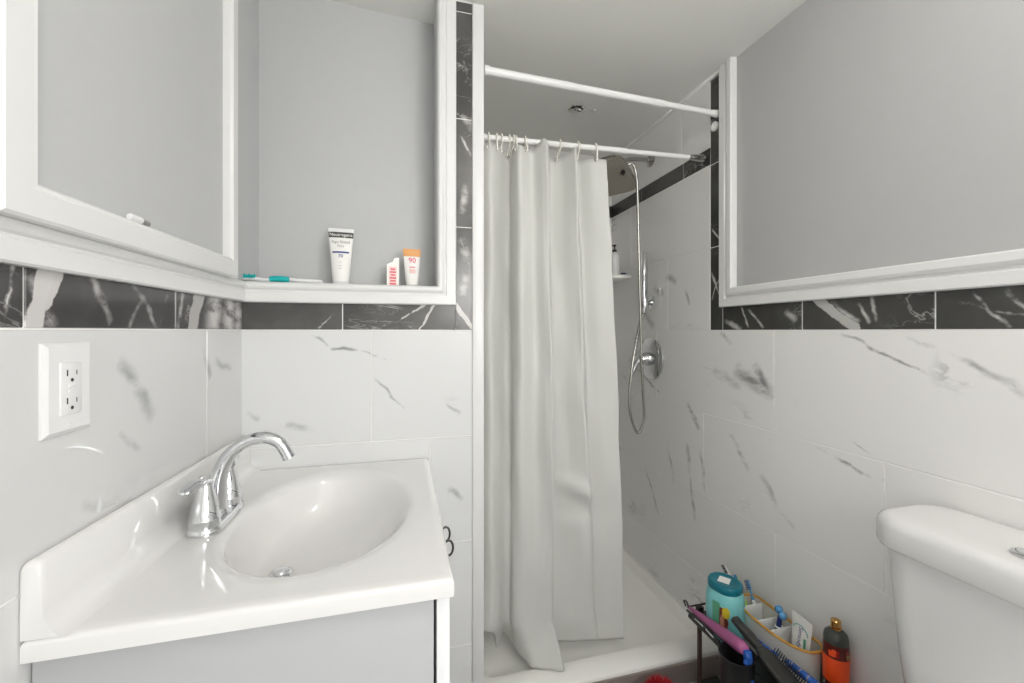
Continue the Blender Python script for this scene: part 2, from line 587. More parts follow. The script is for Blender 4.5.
# --- wall_left : x = XL, u = y
w = TileWall(lambda u, v, h: Vector((XL + h, u, v)))
w.rows(YR, YB, FLOOR, ST0, 1, [(.925, ST0, 1.045), (.62, .925, .740), (.315, .62, 1.045), (.01, .315, .740)])
w.rows(YR, YB, ST0, ST1, 2, [(ST0, ST1, .927)], lu=.308)
w.flat(YR, 1.36, ST1, 2.26, 3)
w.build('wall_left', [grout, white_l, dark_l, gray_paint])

# --- wall_right : x = XR, u = y
w = TileWall(lambda u, v, h: Vector((XR - h, u, v)))
YD0, YD1 = 1.246, 1.307      # upright dark border
w.rows(YR, YS, .05, 1.2325, 1, [(.925, 1.2325, 1.033), (.62, .925, .732), (.315, .62, 1.030), (.01, .315, .729)])
w.rows(YR, YD0, ST0, ST1, 2, [(ST0, ST1, .637)], lu=.305)
w.flat(YD0, YD1, ST0, 2.16, 0, .0011)
for a, b in ((ST0, 1.532), (1.532, 1.832), (1.832, 2.16)):
    w.tile(YD0, YD1, a, b, 2)
w.rows(YD1, YS, 1.2325, 1.835, 1, [(1.2325, 1.535, 1.56), (1.535, 1.835, 1.865)])
w.rows(YD1, YS, 1.835, 1.90, 2, [(1.835, 1.90, 1.461)], lu=.305)
w.rows(YD1, YS, 1.90, 2.16, 1, [(1.90, 2.16, 1.47)])
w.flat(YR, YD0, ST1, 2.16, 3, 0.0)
w.build('wall_right', [grout, white_r, dark_r, gray_shaded])

# --- wall_back (partition with a shallow niche) : y = YB, u = x
w = TileWall(lambda u, v, h: Vector((u, YB - h, v)))
w.rows(XL, .197, FLOOR, ST0, 1, [(.925, ST0, -.083), (.62, .925, .075), (.315, .62, -.083), (.01, .315, .075)])
w.rows(XL, .148, ST0, 1.312, 2, [(ST0, 1.312, -.159)], lu=.307)
w.flat(.140, .197, ST0, 2.22, 0, .0011)
for a, b in ((ST0, 1.532), (1.532, 1.847), (1.847, 2.158), (2.158, 2.188)):
    w.tile(.148, .197, a, b, 2)
NX, NZ, ND = .094, 1.345, .12
nq = lambda p, q, r, t, mi: w.quad([Vector(p), Vector(q), Vector(r), Vector(t)], [(0, 0)] * 4, mi)
nq((XL, YB + ND, NZ), (NX, YB + ND, NZ), (NX, YB + ND, 2.25), (XL, YB + ND, 2.25), 3)
nq((NX, YB, NZ), (NX, YB + ND, NZ), (NX, YB + ND, 2.25), (NX, YB, 2.25), 3)
nq((XL, YB, NZ), (NX, YB, NZ), (NX, YB + ND, NZ), (XL, YB + ND, NZ), 4)
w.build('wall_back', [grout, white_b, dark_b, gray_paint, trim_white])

# --- shower walls
w = TileWall(lambda u, v, h: Vector((u, YS - h, v)))
w.rows(.225, XR, .05, 1.835, 1, [(R0[i], R0[i + 1], .62 + (.305 if i % 2 else 0)) for i in range(6)])
w.rows(.225, XR, 1.835, 1.90, 2, [(1.835, 1.90, .99)], lu=.305)
w.rows(.225, XR, 1.90, 2.20, 1, [(1.90, 2.20, .7)])
w.build('wall_shower_back', [grout, white_r, dark_r])
w = TileWall(lambda u, v, h: Vector((.2292 + h, u, v)))
w.rows(YB + .02, YS, .05, 2.20, 1, [(R0[i], R0[i + 1], 1.5 + (.305 if i % 2 else 0)) for i in range(7)])
w.build('wall_shower_left', [grout, white_r])

# --- floor: small marble mosaic
w = TileWall(lambda u, v, h: Vector((u, v, FLOOR - .0028 + h)))
w.flat(XL - .15, XR, YR, YB + .02, 0, .0011)
n = 0
for i in range(22):
    for j in range(35):
        u0 = XL - .1524 + i * .0762; v0 = YB - .075 * (j + 1)
        u1 = min(XR, u0 + .0762)
        if v0 < YR or u0 > XR - .01: continue
        w.tile(u0, u1, v0, v0 + .075, 1 if (i + j) % 2 else 2)
w.build('floor', [grout, floor_a, floor_b])

# --- ceiling (drops slightly towards the right wall), rear wall
b = MB()
zl, zr = ceil_z(XL - .20), ceil_z(XR + .05)
b.add([(XL - .20, YR - .05, zl), (XR + .05, YR - .05, zr), (XR + .05, YS + .05, zr), (XL - .20, YS + .05, zl),
       (XL - .20, YR - .05, zl + .05), (XR + .05, YR - .05, zr + .05), (XR + .05, YS + .05, zr + .05), (XL - .20, YS + .05, zl + .05)],
      [(0, 1, 2, 3), (4, 5, 6, 7), (0, 1, 5, 4), (1, 2, 6, 5), (2, 3, 7, 6), (3, 0, 4, 7)])
struct(b.build('ceiling', ceil_paint, smooth=0))
b = MB()
b.box(XL - .15, XR, YR - .08, YR, FLOOR, 2.25)
struct(b.build('wall_rear', white_paint, smooth=0))
# window in the right wall behind the camera, blind drawn
WY0, WY1, WZ0, WZ1 = -1.22, -.58, .93, 1.70
b = MB()
for (y0, y1, z0, z1) in ((WY0 - .06, WY0, WZ0 - .06, WZ1 + .06), (WY1, WY1 + .06, WZ0 - .06, WZ1 + .06), (WY0, WY1, WZ0 - .06, WZ0), (WY0, WY1, WZ1, WZ1 + .06)):
    b.box(XR - .022, XR - .0035, y0, y1, z0, z1, .003)
struct(b.build('window_1', trim_white))
b = MB()
for k in range(26):
    z = WZ0 + .015 + k * .0285
    b.add([(XR - .006, WY0, z), (XR - .006, WY1, z), (XR - .016, WY1, z + .026), (XR - .016, WY0, z + .026)], [(0, 1, 2, 3)])
struct(b.build('window_2', sky_pane, smooth=0))

# --- trim: casings swept with a moulded profile
PROF = [(0, 0), (0, .013), (.003, .016), (.027, .016), (.030, .0125), (.033, .0125), (.036, .017), (.041, .0195), (.047, .0195), (.051, .017), (.053, .012), (.055, 0)]


def translucent(m, f):
    nt = m.node_tree
    b = nt.nodes['Principled BSDF']
    t = nt.nodes.new('ShaderNodeBsdfTranslucent')
    t.inputs['Color'].default_value = b.inputs['Base Color'].default_value
    mx = nt.nodes.new('ShaderNodeMixShader')
    mx.inputs[0].default_value = f
    nt.links.new(b.outputs[0], mx.inputs[1])
    nt.links.new(t.outputs[0], mx.inputs[2])
    nt.links.new(mx.outputs[0], nt.nodes['Material Output'].inputs['Surface'])


def casing(name, path, fn, side, m=trim_white, prof=PROF):
    """path in (u, v) along the outer edge; profile grows to 'side' of the path; fn maps (u, v, h) to the world"""
    P = [Vector((p[0], p[1])) for p in path]
    rings = []
    for i, p in enumerate(P):
        dirs = []
        if i > 0: dirs.append((p - P[i - 1]).normalized())
        if i < len(P) - 1: dirs.append((P[i + 1] - p).normalized())
        nrm = [Vector((-d.y, d.x)) * side for d in dirs]
        mdir = sum(nrm, Vector((0, 0)))
        mdir = mdir / (mdir.dot(nrm[0]))
        rings.append([Vector(fn(p.x + mdir.x * a, p.y + mdir.y * a, h)) for a, h in prof])
    return struct(MB().loft(rings, True).build(name, m, smooth=25))


casing('trim_1', [(.148, 2.2), (.148, 1.304), (XL, 1.304)], lambda u, v, h: (u, YB - .0015 - h, v), -1)
casing('trim_2', [(YB, 1.3045), (-.2, 1.3045)], lambda u, v, h: (XL + .0015 + h, u, v), -1)
casing('trim_3', [(1.249, 2.15), (1.249, 1.313), (-.6, 1.313)], lambda u, v, h: (XR - .001 - h, u, v), -1,
       prof=[(0, 0), (0, .014), (.003, .017), (.026, .017), (.030, .011), (.035, .011), (.038, .018), (.045, .022), (.060, .022), (.064, .018), (.066, 0)])
# white end strip of the partition
b = MB()
b.box(.1955, .2300, YB - .010, YB + .06, FLOOR + .001, 2.186, .003)
struct(b.build('trim_4', trim_white))
# caulk line at ceiling over the shower side wall
b = MB()
b.box(XR - .012, XR + .001, 1.25, YS, 2.138, 2.152, .004)
struct(b.build('trim_5', white_paint))

# ------------------------------------------------------------------ vanity
VX0, VX1, VY0, VY1, VZ = XL + .0035, .072, .612, YB - .004, .872
vt = thing('bathroom_vanity', 'white vanity cabinet with moulded white top and oval basin against the left wall', 'vanity', ((VX0 + VX1) / 2, (VY0 + VY1) / 2, FLOOR))
# countertop with the moulded basin, backsplash on the wall side
ecx, ecy, exr, exl, ey = -.148, .920, .160, .150, .221
dcx, dcy = -.232, .915
angs = sorted(set([2 * PI * k / 96 for k in range(96)] + [math.atan2(sy * (VY1 - VY0) / 2, sx * (VX1 - VX0) / 2) % (2 * PI) for sx in (-1, 1) for sy in (-1, 1)]))
rcx, rcy, hx, hy = (VX0 + VX1) / 2, (VY0 + VY1) / 2, (VX1 - VX0) / 2, (VY1 - VY0) / 2


def rectp(a, inset):
    ca, sa = math.cos(a), math.sin(a)
    t = min(hx / abs(ca) if abs(ca) > 1e-9 else 1e9, hy / abs(sa) if abs(sa) > 1e-9 else 1e9)
    return (rcx + ca * t * (hx - inset) / hx, rcy + sa * t * (hy - inset) / hy)


def ellp(a, s):
    # s = 1 on the rim, 0 at the drain
    x, y = rectp(a, 0)
    a2 = math.atan2(y - ecy, x - ecx)
    ex = exr if math.cos(a2) > 0 else exl
    t = s
    cx = dcx + (ecx - dcx) * min(1, t ** 1.4); cy = dcy
    return (cx + math.cos(a2) * ex * s, cy + math.sin(a2) * ey * s)


rings = []
for inset, z in ((.03, VZ - .026), (.0, VZ - .026), (0, VZ - .007), (.002, VZ - .002), (.006, VZ), (.02, VZ)):
    rings.append([Vector((*rectp(a, inset), z)) for a in angs])
for s_, z in ((1.16, 0), (1.08, -.0015), (1.03, -.005), (1.0, -.010), (.97, -.019), (.93, -.033), (.87, -.055), (.78, -.078), (.66, -.096), (.5, -.108), (.34, -.114), (.2, -.117), (.11, -.119)):
    rings.append([Vector((*ellp(a, s_), VZ + z)) for a in angs])
ct = MB().loft(rings, False)
ct.f.append(tuple((len(rings) - 1) * len(angs) + k for k in range(len(angs)))); ct.mi.append(0)
ct.build('countertop', acrylic, vt, smooth=50)
bp = [(VX0, 0), (VX0, .086), (VX0 + .003, .0895), (VX0 + .008, .091), (VX0 + .014, .0895), (VX0 + .018, .085), (VX0 + .020, .03), (VX0 + .024, .012), (VX0 + .032, .003), (VX0 + .044, 0)]
rs = []
for y, k in ((VY0, .93), (VY0 + .003, .985), (VY0 + .008, 1.0), (VY1, 1.0)):
    rs.append([Vector((x, y, VZ + z * k)) for x, z in bp])
MB().loft(rs, True).build('backsplash', acrylic, vt, smooth=60)
b = MB()
b.box(VX0 + .002, .044, VY0 + .012, VY0 + .028, .14, VZ - .0265, .0015)
b.box(VX0 + .002, .044, VY1 - .020, VY1 - .004, .14, VZ - .0265, .0015)
b.box(VX0 + .002, .044, VY0 + .028, VY1 - .020, .14, .156)
b.box(VX0 + .002, VX0 + .010, VY0 + .028, VY1 - .020, .156, VZ - .0265)
b.box(.026, .044, VY0 + .028, VY1 - .020, VZ - .060, VZ - .0265)
b.box(VX0 + .002, .000, VY0 + .020, VY1 - .01, FLOOR + .001, .1395, .0015)
b.build('cabinet_body', cab_white, vt)
for i, (y0, y1) in enumerate(((VY0 + .010, .9165), (.9195, VY1 - .006))):
    b = MB()
    b.box(.0475, .0665, y0, y1, .145, VZ - .0285, .002)
    b.box(.0665, .0675, y0 + .05, y1 - .05, .20, VZ - .085, .0004)
    d = b.build('door', door_white, vt)
    py = .886 if i == 0 else .948
    b = MB()
    M = Matrix.Rotation(PI / 2, 4, 'X')
    b.torus((.092, py, .777), .0125, .0024, M=M, sx=.75, sy=1.25, n=24, k=8)
    b.tube([(.0672, py, .777), (.0825, py, .777)], .003, 8)
    b.lathe([(.0065, 0), (.005, .003)], n=12, M=Matrix.Rotation(PI / 2, 4, 'Y'), c=(.067, py, .777))
    b.build('ring_pull', bronze, d)
b = MB()
b.lathe([(.021, 0), (.022, .002), (.020, .0045), (.015, .006), (.013, .0095), (.006, .011), (0, .0112)], c=(dcx, dcy, VZ - .1195), n=28)
tag(b.build('drain', chrome, vt), 'chrome pop-up drain')

for o in [c for c in vt.children if c.name.split('.')[0] in ('countertop', 'backsplash', 'cabinet_body')]:
    skew_vanity(o)

# ------------------------------------------------------------------ faucet
fx, fy = -.342, .918
fa = thing('basin_faucet', 'chrome two-handle faucet with arched spout on the vanity top', 'faucet', (fx, fy, VZ))
b = MB()
b.loft([rrect(fx, fy, .027 - i, .078 - i, .026 - i, VZ + z, 8) for i, z in ((0, .0005), (0, .008), (.003, .012), (.010, .0135))], True)
b.build('base_plate', chrome, fa, smooth=40)
sp = spline([(fx, fy, VZ + .010), (fx - .001, fy, VZ + .045), (fx + .004, fy, VZ + .085), (fx + .020, fy, VZ + .120), (fx + .047, fy, VZ + .143), (fx + .080, fy, VZ + .150), (fx + .107, fy, VZ + .138), (fx + .124, fy, VZ + .108)], 7)
nn = len(sp)
rr = [.0195 - .0070 * min(1, i / (nn * .45)) - .0012 * (i / nn) for i in range(nn)]
rr[0] = .024; rr[1] = .0225
b = MB()
b.tube(sp, rr, 20, up=(0, 1, 0))
d = (sp[-1] - sp[-2]).normalized()
b.tube([sp[-1] - d * .004, sp[-1] + d * .001], [.0122, .0122], 20)
b.build('spout', chrome, fa, smooth=60)
b = MB()
b.tube([(fx - .026, fy, VZ + .01), (fx - .026, fy, VZ + .075)], .0022, 8)
b.ball((fx - .026, fy, VZ + .080), .0055, n=12)
b.build('lift_rod', chrome, fa)
for sgn in (-1, 1):
    hy_ = fy + sgn * .051
    b = MB()
    b.lathe([(.0255, 0), (.0255, .008), (.0240, .022), (.0248, .0235), (.0248, .0255), (.0232, .027), (.0205, .045), (.0165, .062), (.0125, .076), (.0115, .082), (.0105, .087), (.005, .091), (0, .0915)], c=(fx, hy_, VZ + .0005), n=28)
    h = b.build('handle', chrome, fa, smooth=50)
    b = MB()
    dx, dy = -.010, sgn * .060
    pts = spline([(fx + .006, hy_ - sgn * .006, VZ + .086), (fx, hy_ + sgn * .008, VZ + .092), (fx + dx * .5, hy_ + dy * .5, VZ + .093), (fx + dx, hy_ + dy, VZ + .089)], 6)
    k = len(pts)
    b.tube(pts, [.0085 + .005 * math.sin(PI * i / (k - 1)) + (.0015 if i > k * .5 else 0) - (.004 if i == k - 1 else 0) for i in range(k)], 14, flat=.42, up=(0, 0, 1))
    b.build('lever', chrome, h, smooth=60)

# ------------------------------------------------------------------ outlet
ox, oy, oz = XL + .0032, .675, 1.156
ol = thing('power_outlet', 'white two-socket power outlet plate on the left tiled wall', 'outlet', (ox, oy, oz))
b = MB()
b.loft([[Vector((ox + h, oy - .0385 + i, oz - .059 + i)), Vector((ox + h, oy + .0385 - i, oz - .059 + i)), Vector((ox + h, oy + .0385 - i, oz + .059 - i)), Vector((ox + h, oy - .0385 + i, oz + .059 - i))] for h, i in ((0, 0), (.003, .0005), (.0062, .006))], True)
b.build('cover_plate', plastic_white, ol, smooth=0)
b = MB()
b.box(ox + .005, ox + .0082, oy - .0170, oy + .0170, oz - .034, oz + .034, .0012)
ins = b.build('socket_insert', plastic_white, ol)
for k in (-1, 1):
    b = MB()
    b.box(ox + .0076, ox + .0085, oy - .0085, oy - .0068, oz + k * .018 - .002, oz + k * .018 + .006)
    b.box(ox + .0076, ox + .0085, oy + .0068, oy + .0080, oz + k * .018 - .001, oz + k * .018 + .005)
    b.lathe([(.0024, 0), (.0024, .0009)], c=(ox + .0076, oy, oz + k * .018 - .0075), n=10, M=Matrix.Rotation(PI / 2, 4, 'Y'))
    tag(b.build('socket_slots', dark_slot, ins, smooth=0), 'dark slots and ground hole of one socket')
    b = MB()
    b.box(ox + .0076, ox + .0090, oy - .006, oy + .006, oz + k * .003 - .0018, oz + k * .003 + .0018, .0004)
    b.build('test_button', plastic_white, ins)
    b = MB()
    b.lathe([(.0028, 0), (.0024, .0009), (0, .001)], c=(ox + .0060, oy, oz + k * .0485), n=12, M=Matrix.Rotation(PI / 2, 4, 'Y'))
    b.build('screw', plastic_white, ol)

# ------------------------------------------------------------------ framed grey panel on the left wall
MXF, MY0, MY1, MZ0, MZ1 = -.366, .548, 1.113, 1.353, 2.13
mi_ = thing('wall_panel', 'large grey panel in a wide white frame on the left wall above the outlet', 'wall panel', (XL + .002, (MY0 + MY1) / 2, MZ0))
mp = [(0, XL + .0025), (0, MXF - .003), (.003, MXF), (.028, MXF), (.030, MXF - .002), (.033, MXF - .001), (.0355, MXF - .004), (.0365, MXF - .010), (.0365, XL + .0025)]
rings = []
for (y, z, sy, sz) in ((MY0, MZ0, 1, 1), (MY1, MZ0, -1, 1), (MY1, MZ1, -1, -1), (MY0, MZ1, 1, -1), (MY0, MZ0, 1, 1)):
    rings.append([Vector((x, y + sy * a * (1.27 if sy > 0 else .90), z + sz * a * (1.18 if sz > 0 else 1))) for a, x in mp])
MB().loft(rings, False).build('frame', trim_white, mi_, smooth=25)
b = MB()
b.box(XL + .004, MXF - .019, MY0 + .034, MY1 - .034, MZ0 + .040, MZ1 - .034)
b.build('grey_board', gray_paint, mi_, smooth=0)
cap = thing('cosmetic_stick', 'tiny white stick with grey end lying on the lower ledge of the framed panel', 'stick', (MXF - .011, .780, MZ0 + .0436))
b = MB()
b.tube([(MXF - .0105, .757, MZ0 + .0488), (MXF - .0105, .759, MZ0 + .0488), (MXF - .0105, .782, MZ0 + .0488)], [.0044, .0052, .0052], 14)
b.build('stick_body', plastic_white, cap, smooth=40)
b = MB()
b.tube([(MXF - .0105, .7822, MZ0 + .0480), (MXF - .0105, .800, MZ0 + .0480)], [.0044, .0044], 14)
tag(b.build('grey_end', nickel, cap, smooth=40), 'grey end')

# ------------------------------------------------------------------ toiletries on the niche ledge
LZ = NZ + .0005


def squeeze_tube(name, label, x, y, zb, w_cap, w_top, hgt, cap_h, rotz, body_m, cap_m, top_m=None, lean=-.06, crimp=.010, bulge=1.0):
    """a tube standing on its cap, flat crimped end on top"""
    t = thing(name, label, 'tube', (x, y, zb), (lean, 0, rotz))
    b = MB()
    b.loft([[Vector((math.cos(a) * w_cap / 2 * k, math.sin(a) * w_cap * .42 * k, z)) for a in [2 * PI * i / 24 for i in range(24)]] for z, k in ((0, .95), (.002, 1.0), (cap_h, .97), (cap_h, .9))], True)
    b.build('cap', cap_m, t, local=True, smooth=40)
    b = MB()
    R = []
    for k in range(11):
        f = k / 10
        z = cap_h + (hgt - crimp - cap_h) * f
        wx = (w_cap + (w_top - w_cap) * f ** .85) / 2
        wy = (w_cap * .42 * (1 - f ** 1.3) + .0016) * bulge
        R.append([Vector((math.cos(a) * wx, math.sin(a) * wy, z)) for a in [2 * PI * i / 24 for i in range(24)]])
    b.loft(R, True)
    b.build('tube_body', body_m, t, local=True, smooth=50)
    b = MB()
    b.box(-w_top / 2, w_top / 2, -.0016, .0016, hgt - crimp - .001, hgt, .0006)
    b.build('crimped_end', top_m or body_m, t, local=True)
    return t


def on(t, p):  # local point to world
    return wmat(t) @ Vector(p)


def dirw(t, p):
    return wmat(t).to_3x3() @ Vector(p)


def band(t, name, m, z0, z1, w0, w1, y0, y1, h=.0006, bow=.0):
    """a printed patch following the front of a tube (front = -y)"""
    b = MB()
    vs = []
    n = 8
    for (z, w_, y) in ((z0, w0, y0), (z1, w1, y1)):
        for k in range(n + 1):
            f = -1 + 2 * k / n
            vs.append(Vector((w_ / 2 * f, y * math.sqrt(max(0, 1 - (f * .985) ** 2)) - h if bow == 0 else y - h, z)))
    fs = [(k, k + 1, n + 1 + k + 1, n + 1 + k) for k in range(n)]
    b.add(vs, fs)
    return b.build(name, m, t, local=True, smooth=60)


# sunscreen tube
tb = squeeze_tube('lotion_tube', 'white lotion tube with black band standing on the niche ledge', -.170, 1.275, LZ, .042, .067, .176, .022, .05, white_print, plastic_white, plastic_white)
def prof_y(t_w, hgt, cap_h, crimp, w_cap, z):
    f = (z - cap_h) / (hgt - crimp - cap_h)
    f = min(max(f, 0), 1)
    return -(w_cap * .42 * (1 - f ** 1.3) + .0016), (w_cap + (t_w - w_cap) * f ** .85)
def tube_band(t, name, m, z0, z1, frac, P):
    y0, w0 = prof_y(*P, z0); y1, w1 = prof_y(*P, z1)
    return band(t, name, m, z0, z1, w0 * frac, w1 * frac, y0, y1)
def tube_text(t, s, size, m, z, P, name='lettering', sx=1.0):
    y, w_ = prof_y(*P, z)
    y2, _ = prof_y(*P, z + .004)
    up = Vector((0, y2 - y, .004)).normalized()
    return lettering(name, s, size, m, t, on(t, (0, y - .0016, z)), dirw(t, (1, 0, 0)), dirw(t, up), sx=sx)
P1 = (.067, .176, .022, .010, .042)
tube_band(tb, 'black_band', ink, .149, .1655, 1.0, P1)
tube_text(tb, 'Neutrogena', .0125, white_print, .157, P1)
tube_text(tb, 'Age Shield', .0115, gray_ink, .136, P1)
tube_text(tb, 'Face', .010, gray_ink, .124, P1)
tube_band(tb, 'blue_band', blue_ink, .1035, .1085, .95, P1)
tube_text(tb, '70', .013, blue_ink, .0945, P1)
for z in (.076, .066, .058):
    tube_band(tb, 'print_line', gray_ink, z, z + .0012, .5, P1)
# pink and white carton, torn slanting top
pc = thing('small_carton', 'pink and white slanted-top packet standing between the two tubes on the ledge', 'packet', (-.029, 1.272, LZ), (-.04, 0, .12))
b = MB()
b.loft([[Vector((-.0165, y, 0)), Vector((.0165, y, 0)), Vector((.0175, y, .097)), Vector((.004, y, .095)), Vector((.000, y, .084)), Vector((-.0165, y, .077))] for y in (-.008, .008)], True)
b.build('packet_body', white_print, pc, local=True, smooth=0)
b = MB()
b.box(-.0115, .0105, -.0088, -.0078, .014, .070)
fl = b.build('pink_panel', pale_pink, pc, local=True, smooth=0)
for i in range(6):
    b = MB()
    wv = (.009, .0075, .009, .006, .0085, .0065)[i]
    b.box(-wv, wv, -.0093, -.0086, .018 + i * .0085, .0225 + i * .0085)
    b.build('print_line', pink_ink, fl, local=True, smooth=0) if False else b.build('print_line', pink_ink, pc, local=True, smooth=0)
# make-up tube with tan cap end on top
P3 = (.051, .127, .018, .006, .034)
mt = squeeze_tube('makeup_tube', 'cream make-up tube with tan orange top standing at right end of the ledge', .026, 1.275, LZ, .034, .051, .127, .018, .10, white_print, plastic_white, tan_cap, crimp=.006)
tube_band(mt, 'orange_top', tan_cap, .104, .121, 1.0, P3)
tube_band(mt, 'pale_panel', pale_pink, .052, .066, .78, P3)
tube_text(mt, '90', .022, pink_ink, .091, P3)
tube_band(mt, 'print_line', pink_ink, .0695, .0725, .72, P3)
# toothbrush lying on the ledge
tbz = LZ + .0195
tt = thing('toothbrush', 'turquoise and white toothbrush lying on the niche ledge by the mirror', 'toothbrush', (-.30, 1.236, tbz))
b = MB()
b.tube(spline([(-.400, 1.232, tbz + .001), (-.375, 1.233, tbz + .001), (-.345, 1.234, tbz - .001), (-.31, 1.236, tbz + .003), (-.27, 1.238, tbz), (-.235, 1.240, tbz - .001), (-.212, 1.241, tbz - .002)], 6),
       [.0035] * 6 + [.0048] * 6 + [.0040] * 6 + [.0048] * 6 + [.0058] * 6 + [.0055] * 6 + [.003], 12)
b.build('handle', plastic_white, tt, smooth=60)
b = MB()
b.tube(spline([(-.340, 1.232, tbz), (-.325, 1.2325, tbz + .0025), (-.305, 1.2335, tbz + .002), (-.292, 1.235, tbz)], 5), [.002] + [.0080] * 14 + [.002], 12)
tag(b.build('rubber_grip', tealbrush, tt, smooth=60), 'turquoise rubber thumb grip')
b = MB()
for i in range(5):
    for j in range(3):
        x = -.398 + i * .0058; y = 1.229 + j * .003
        b.tube([(x, y, tbz + .002), (x, y, tbz + .013 - (i % 2) * .002)], .0019, 6)
tag(b.build('bristles', tealbrush, tt), 'turquoise bristles')

# ------------------------------------------------------------------ shower
sh = thing('shower_tray', 'white moulded shower tray with low front curb below the curtain', 'shower tray', (.66, 1.64, FLOOR))
X0, X1, Y0, Y1 = .2335, XR - .0035, 1.229, YS - .0035
cx, cy = (X0 + X1) / 2, (Y0 + Y1) / 2
b = MB()
def srect(l, r, n_, f_, rad, z):
    return rrect((X0 + l + X1 - r) / 2, (Y0 + n_ + Y1 - f_) / 2, (X1 - r - X0 - l) / 2, (Y1 - f_ - Y0 - n_) / 2, rad, z, 6)
b.loft([srect(0, 0, 0, 0, .004, FLOOR + .0005), srect(0, 0, 0, 0, .004, .122), srect(.002, .002, .002, .002, .004, .127), srect(.006, .006, .006, .006, .004, .130),
        srect(.018, .012, .078, .012, .03, .130), srect(.022, .018, .088, .018, .03, .126), srect(.034, .030, .098, .030, .03, .094), srect(.05, .045, .115, .045, .04, .088), srect(.3, .3, .35, .3, .05, .083)], True)
b.build('tray_body', pan_white, sh, smooth=40)
b = MB()
b.box(X0, X1, Y0 - .0075, Y0 - .0005, FLOOR + .0005, .119, .001)  # separate front face of the curb, darker taupe than the tray
tag(b.build('curb_front', mat('curb_taupe', (.29, .25, .23), .35, noise=.06, nscale=20), sh), 'darker taupe front of the curb')
b = MB()
b.lathe([(.045, 0), (.045, .003), (.04, .004), (0, .004)], c=(.55, 1.66, .0835), n=28)
b.build('drain_cover', nickel, sh)
# tray caulk is the shower wall's own white bead
b = MB()
b.tube([(XR - .004, 1.25, .131), (XR - .004, YS - .01, .131)], .005, 8)
b.build('caulk_bead', grout, sh)

# rods
rd = thing('shower_curtain_rod', 'white curtain rod carrying the shower curtain, lower of the two rods', 'rod', (.66, 1.33, 1.85))
pa, pb = Vector((.2395, 1.335, 1.852)), Vector((1.0775, 1.335, 1.868))
dv = (pb - pa)
b = MB()
b.tube([pa, pa + dv * .62], .0095, 16)
b.tube([pa + dv * .615, pb - dv * .012], .0080, 16)
b.build('rod_tube', white_paint, rd, smooth=60)
b = MB()
b.tube([pb - dv * .075, pb - dv * .05, pb - dv * .03, pb], [.0085, .0115, .0125, .0150], 16)
tag(b.build('end_flange', nickel, rd, smooth=40), 'metal end fitting at the tiled wall')
b = MB()
b.tube([pa, pa + dv * .02], [.015, .0105], 16)
b.build('end_flange', white_paint, rd, smooth=40)
ur = thing('upper_curtain_rod', 'bare white tension rod near the ceiling above the curtain rod', 'rod', (.66, 1.27, 2.01))
pa2, pb2 = Vector((.2385, 1.262, 2.022)), Vector((1.0815, 1.268, 2.000))
d2 = pb2 - pa2
b = MB()
b.tube([pa2 + d2 * .01, pa2 + d2 * .345], .0125, 16)
b.tube([pa2 + d2 * .34, pa2 + d2 * .74], .0115, 16)
b.tube([pa2 + d2 * .735, pb2 - d2 * .01], .0095, 16)
b.build('rod_tube', white_paint, ur, smooth=60)
b = MB()
b.tube([pa2, pa2 + d2 * .018], [.0155, .0145], 16)
b.build('end_cap', white_paint, ur, smooth=40)
b = MB()
b.tube([pb2 - d2 * .03, pb2], [.0105, .0140], 16)
b.build('end_cap', white_paint, ur, smooth=40)
rb = thing('rod_wall_socket', 'small round white rod socket on the dark upright tile under the upper rod', 'bracket', (1.079, 1.281, 1.97))
b = MB()
b.lathe([(.017, 0), (.017, .006), (.012, .009), (.010, .009), (.010, .004), (0, .004)], c=(1.0825, 1.281, 1.962), n=20, M=Matrix.Rotation(-PI / 2, 4, 'Y'))
b.build('socket_ring', white_paint, rb)

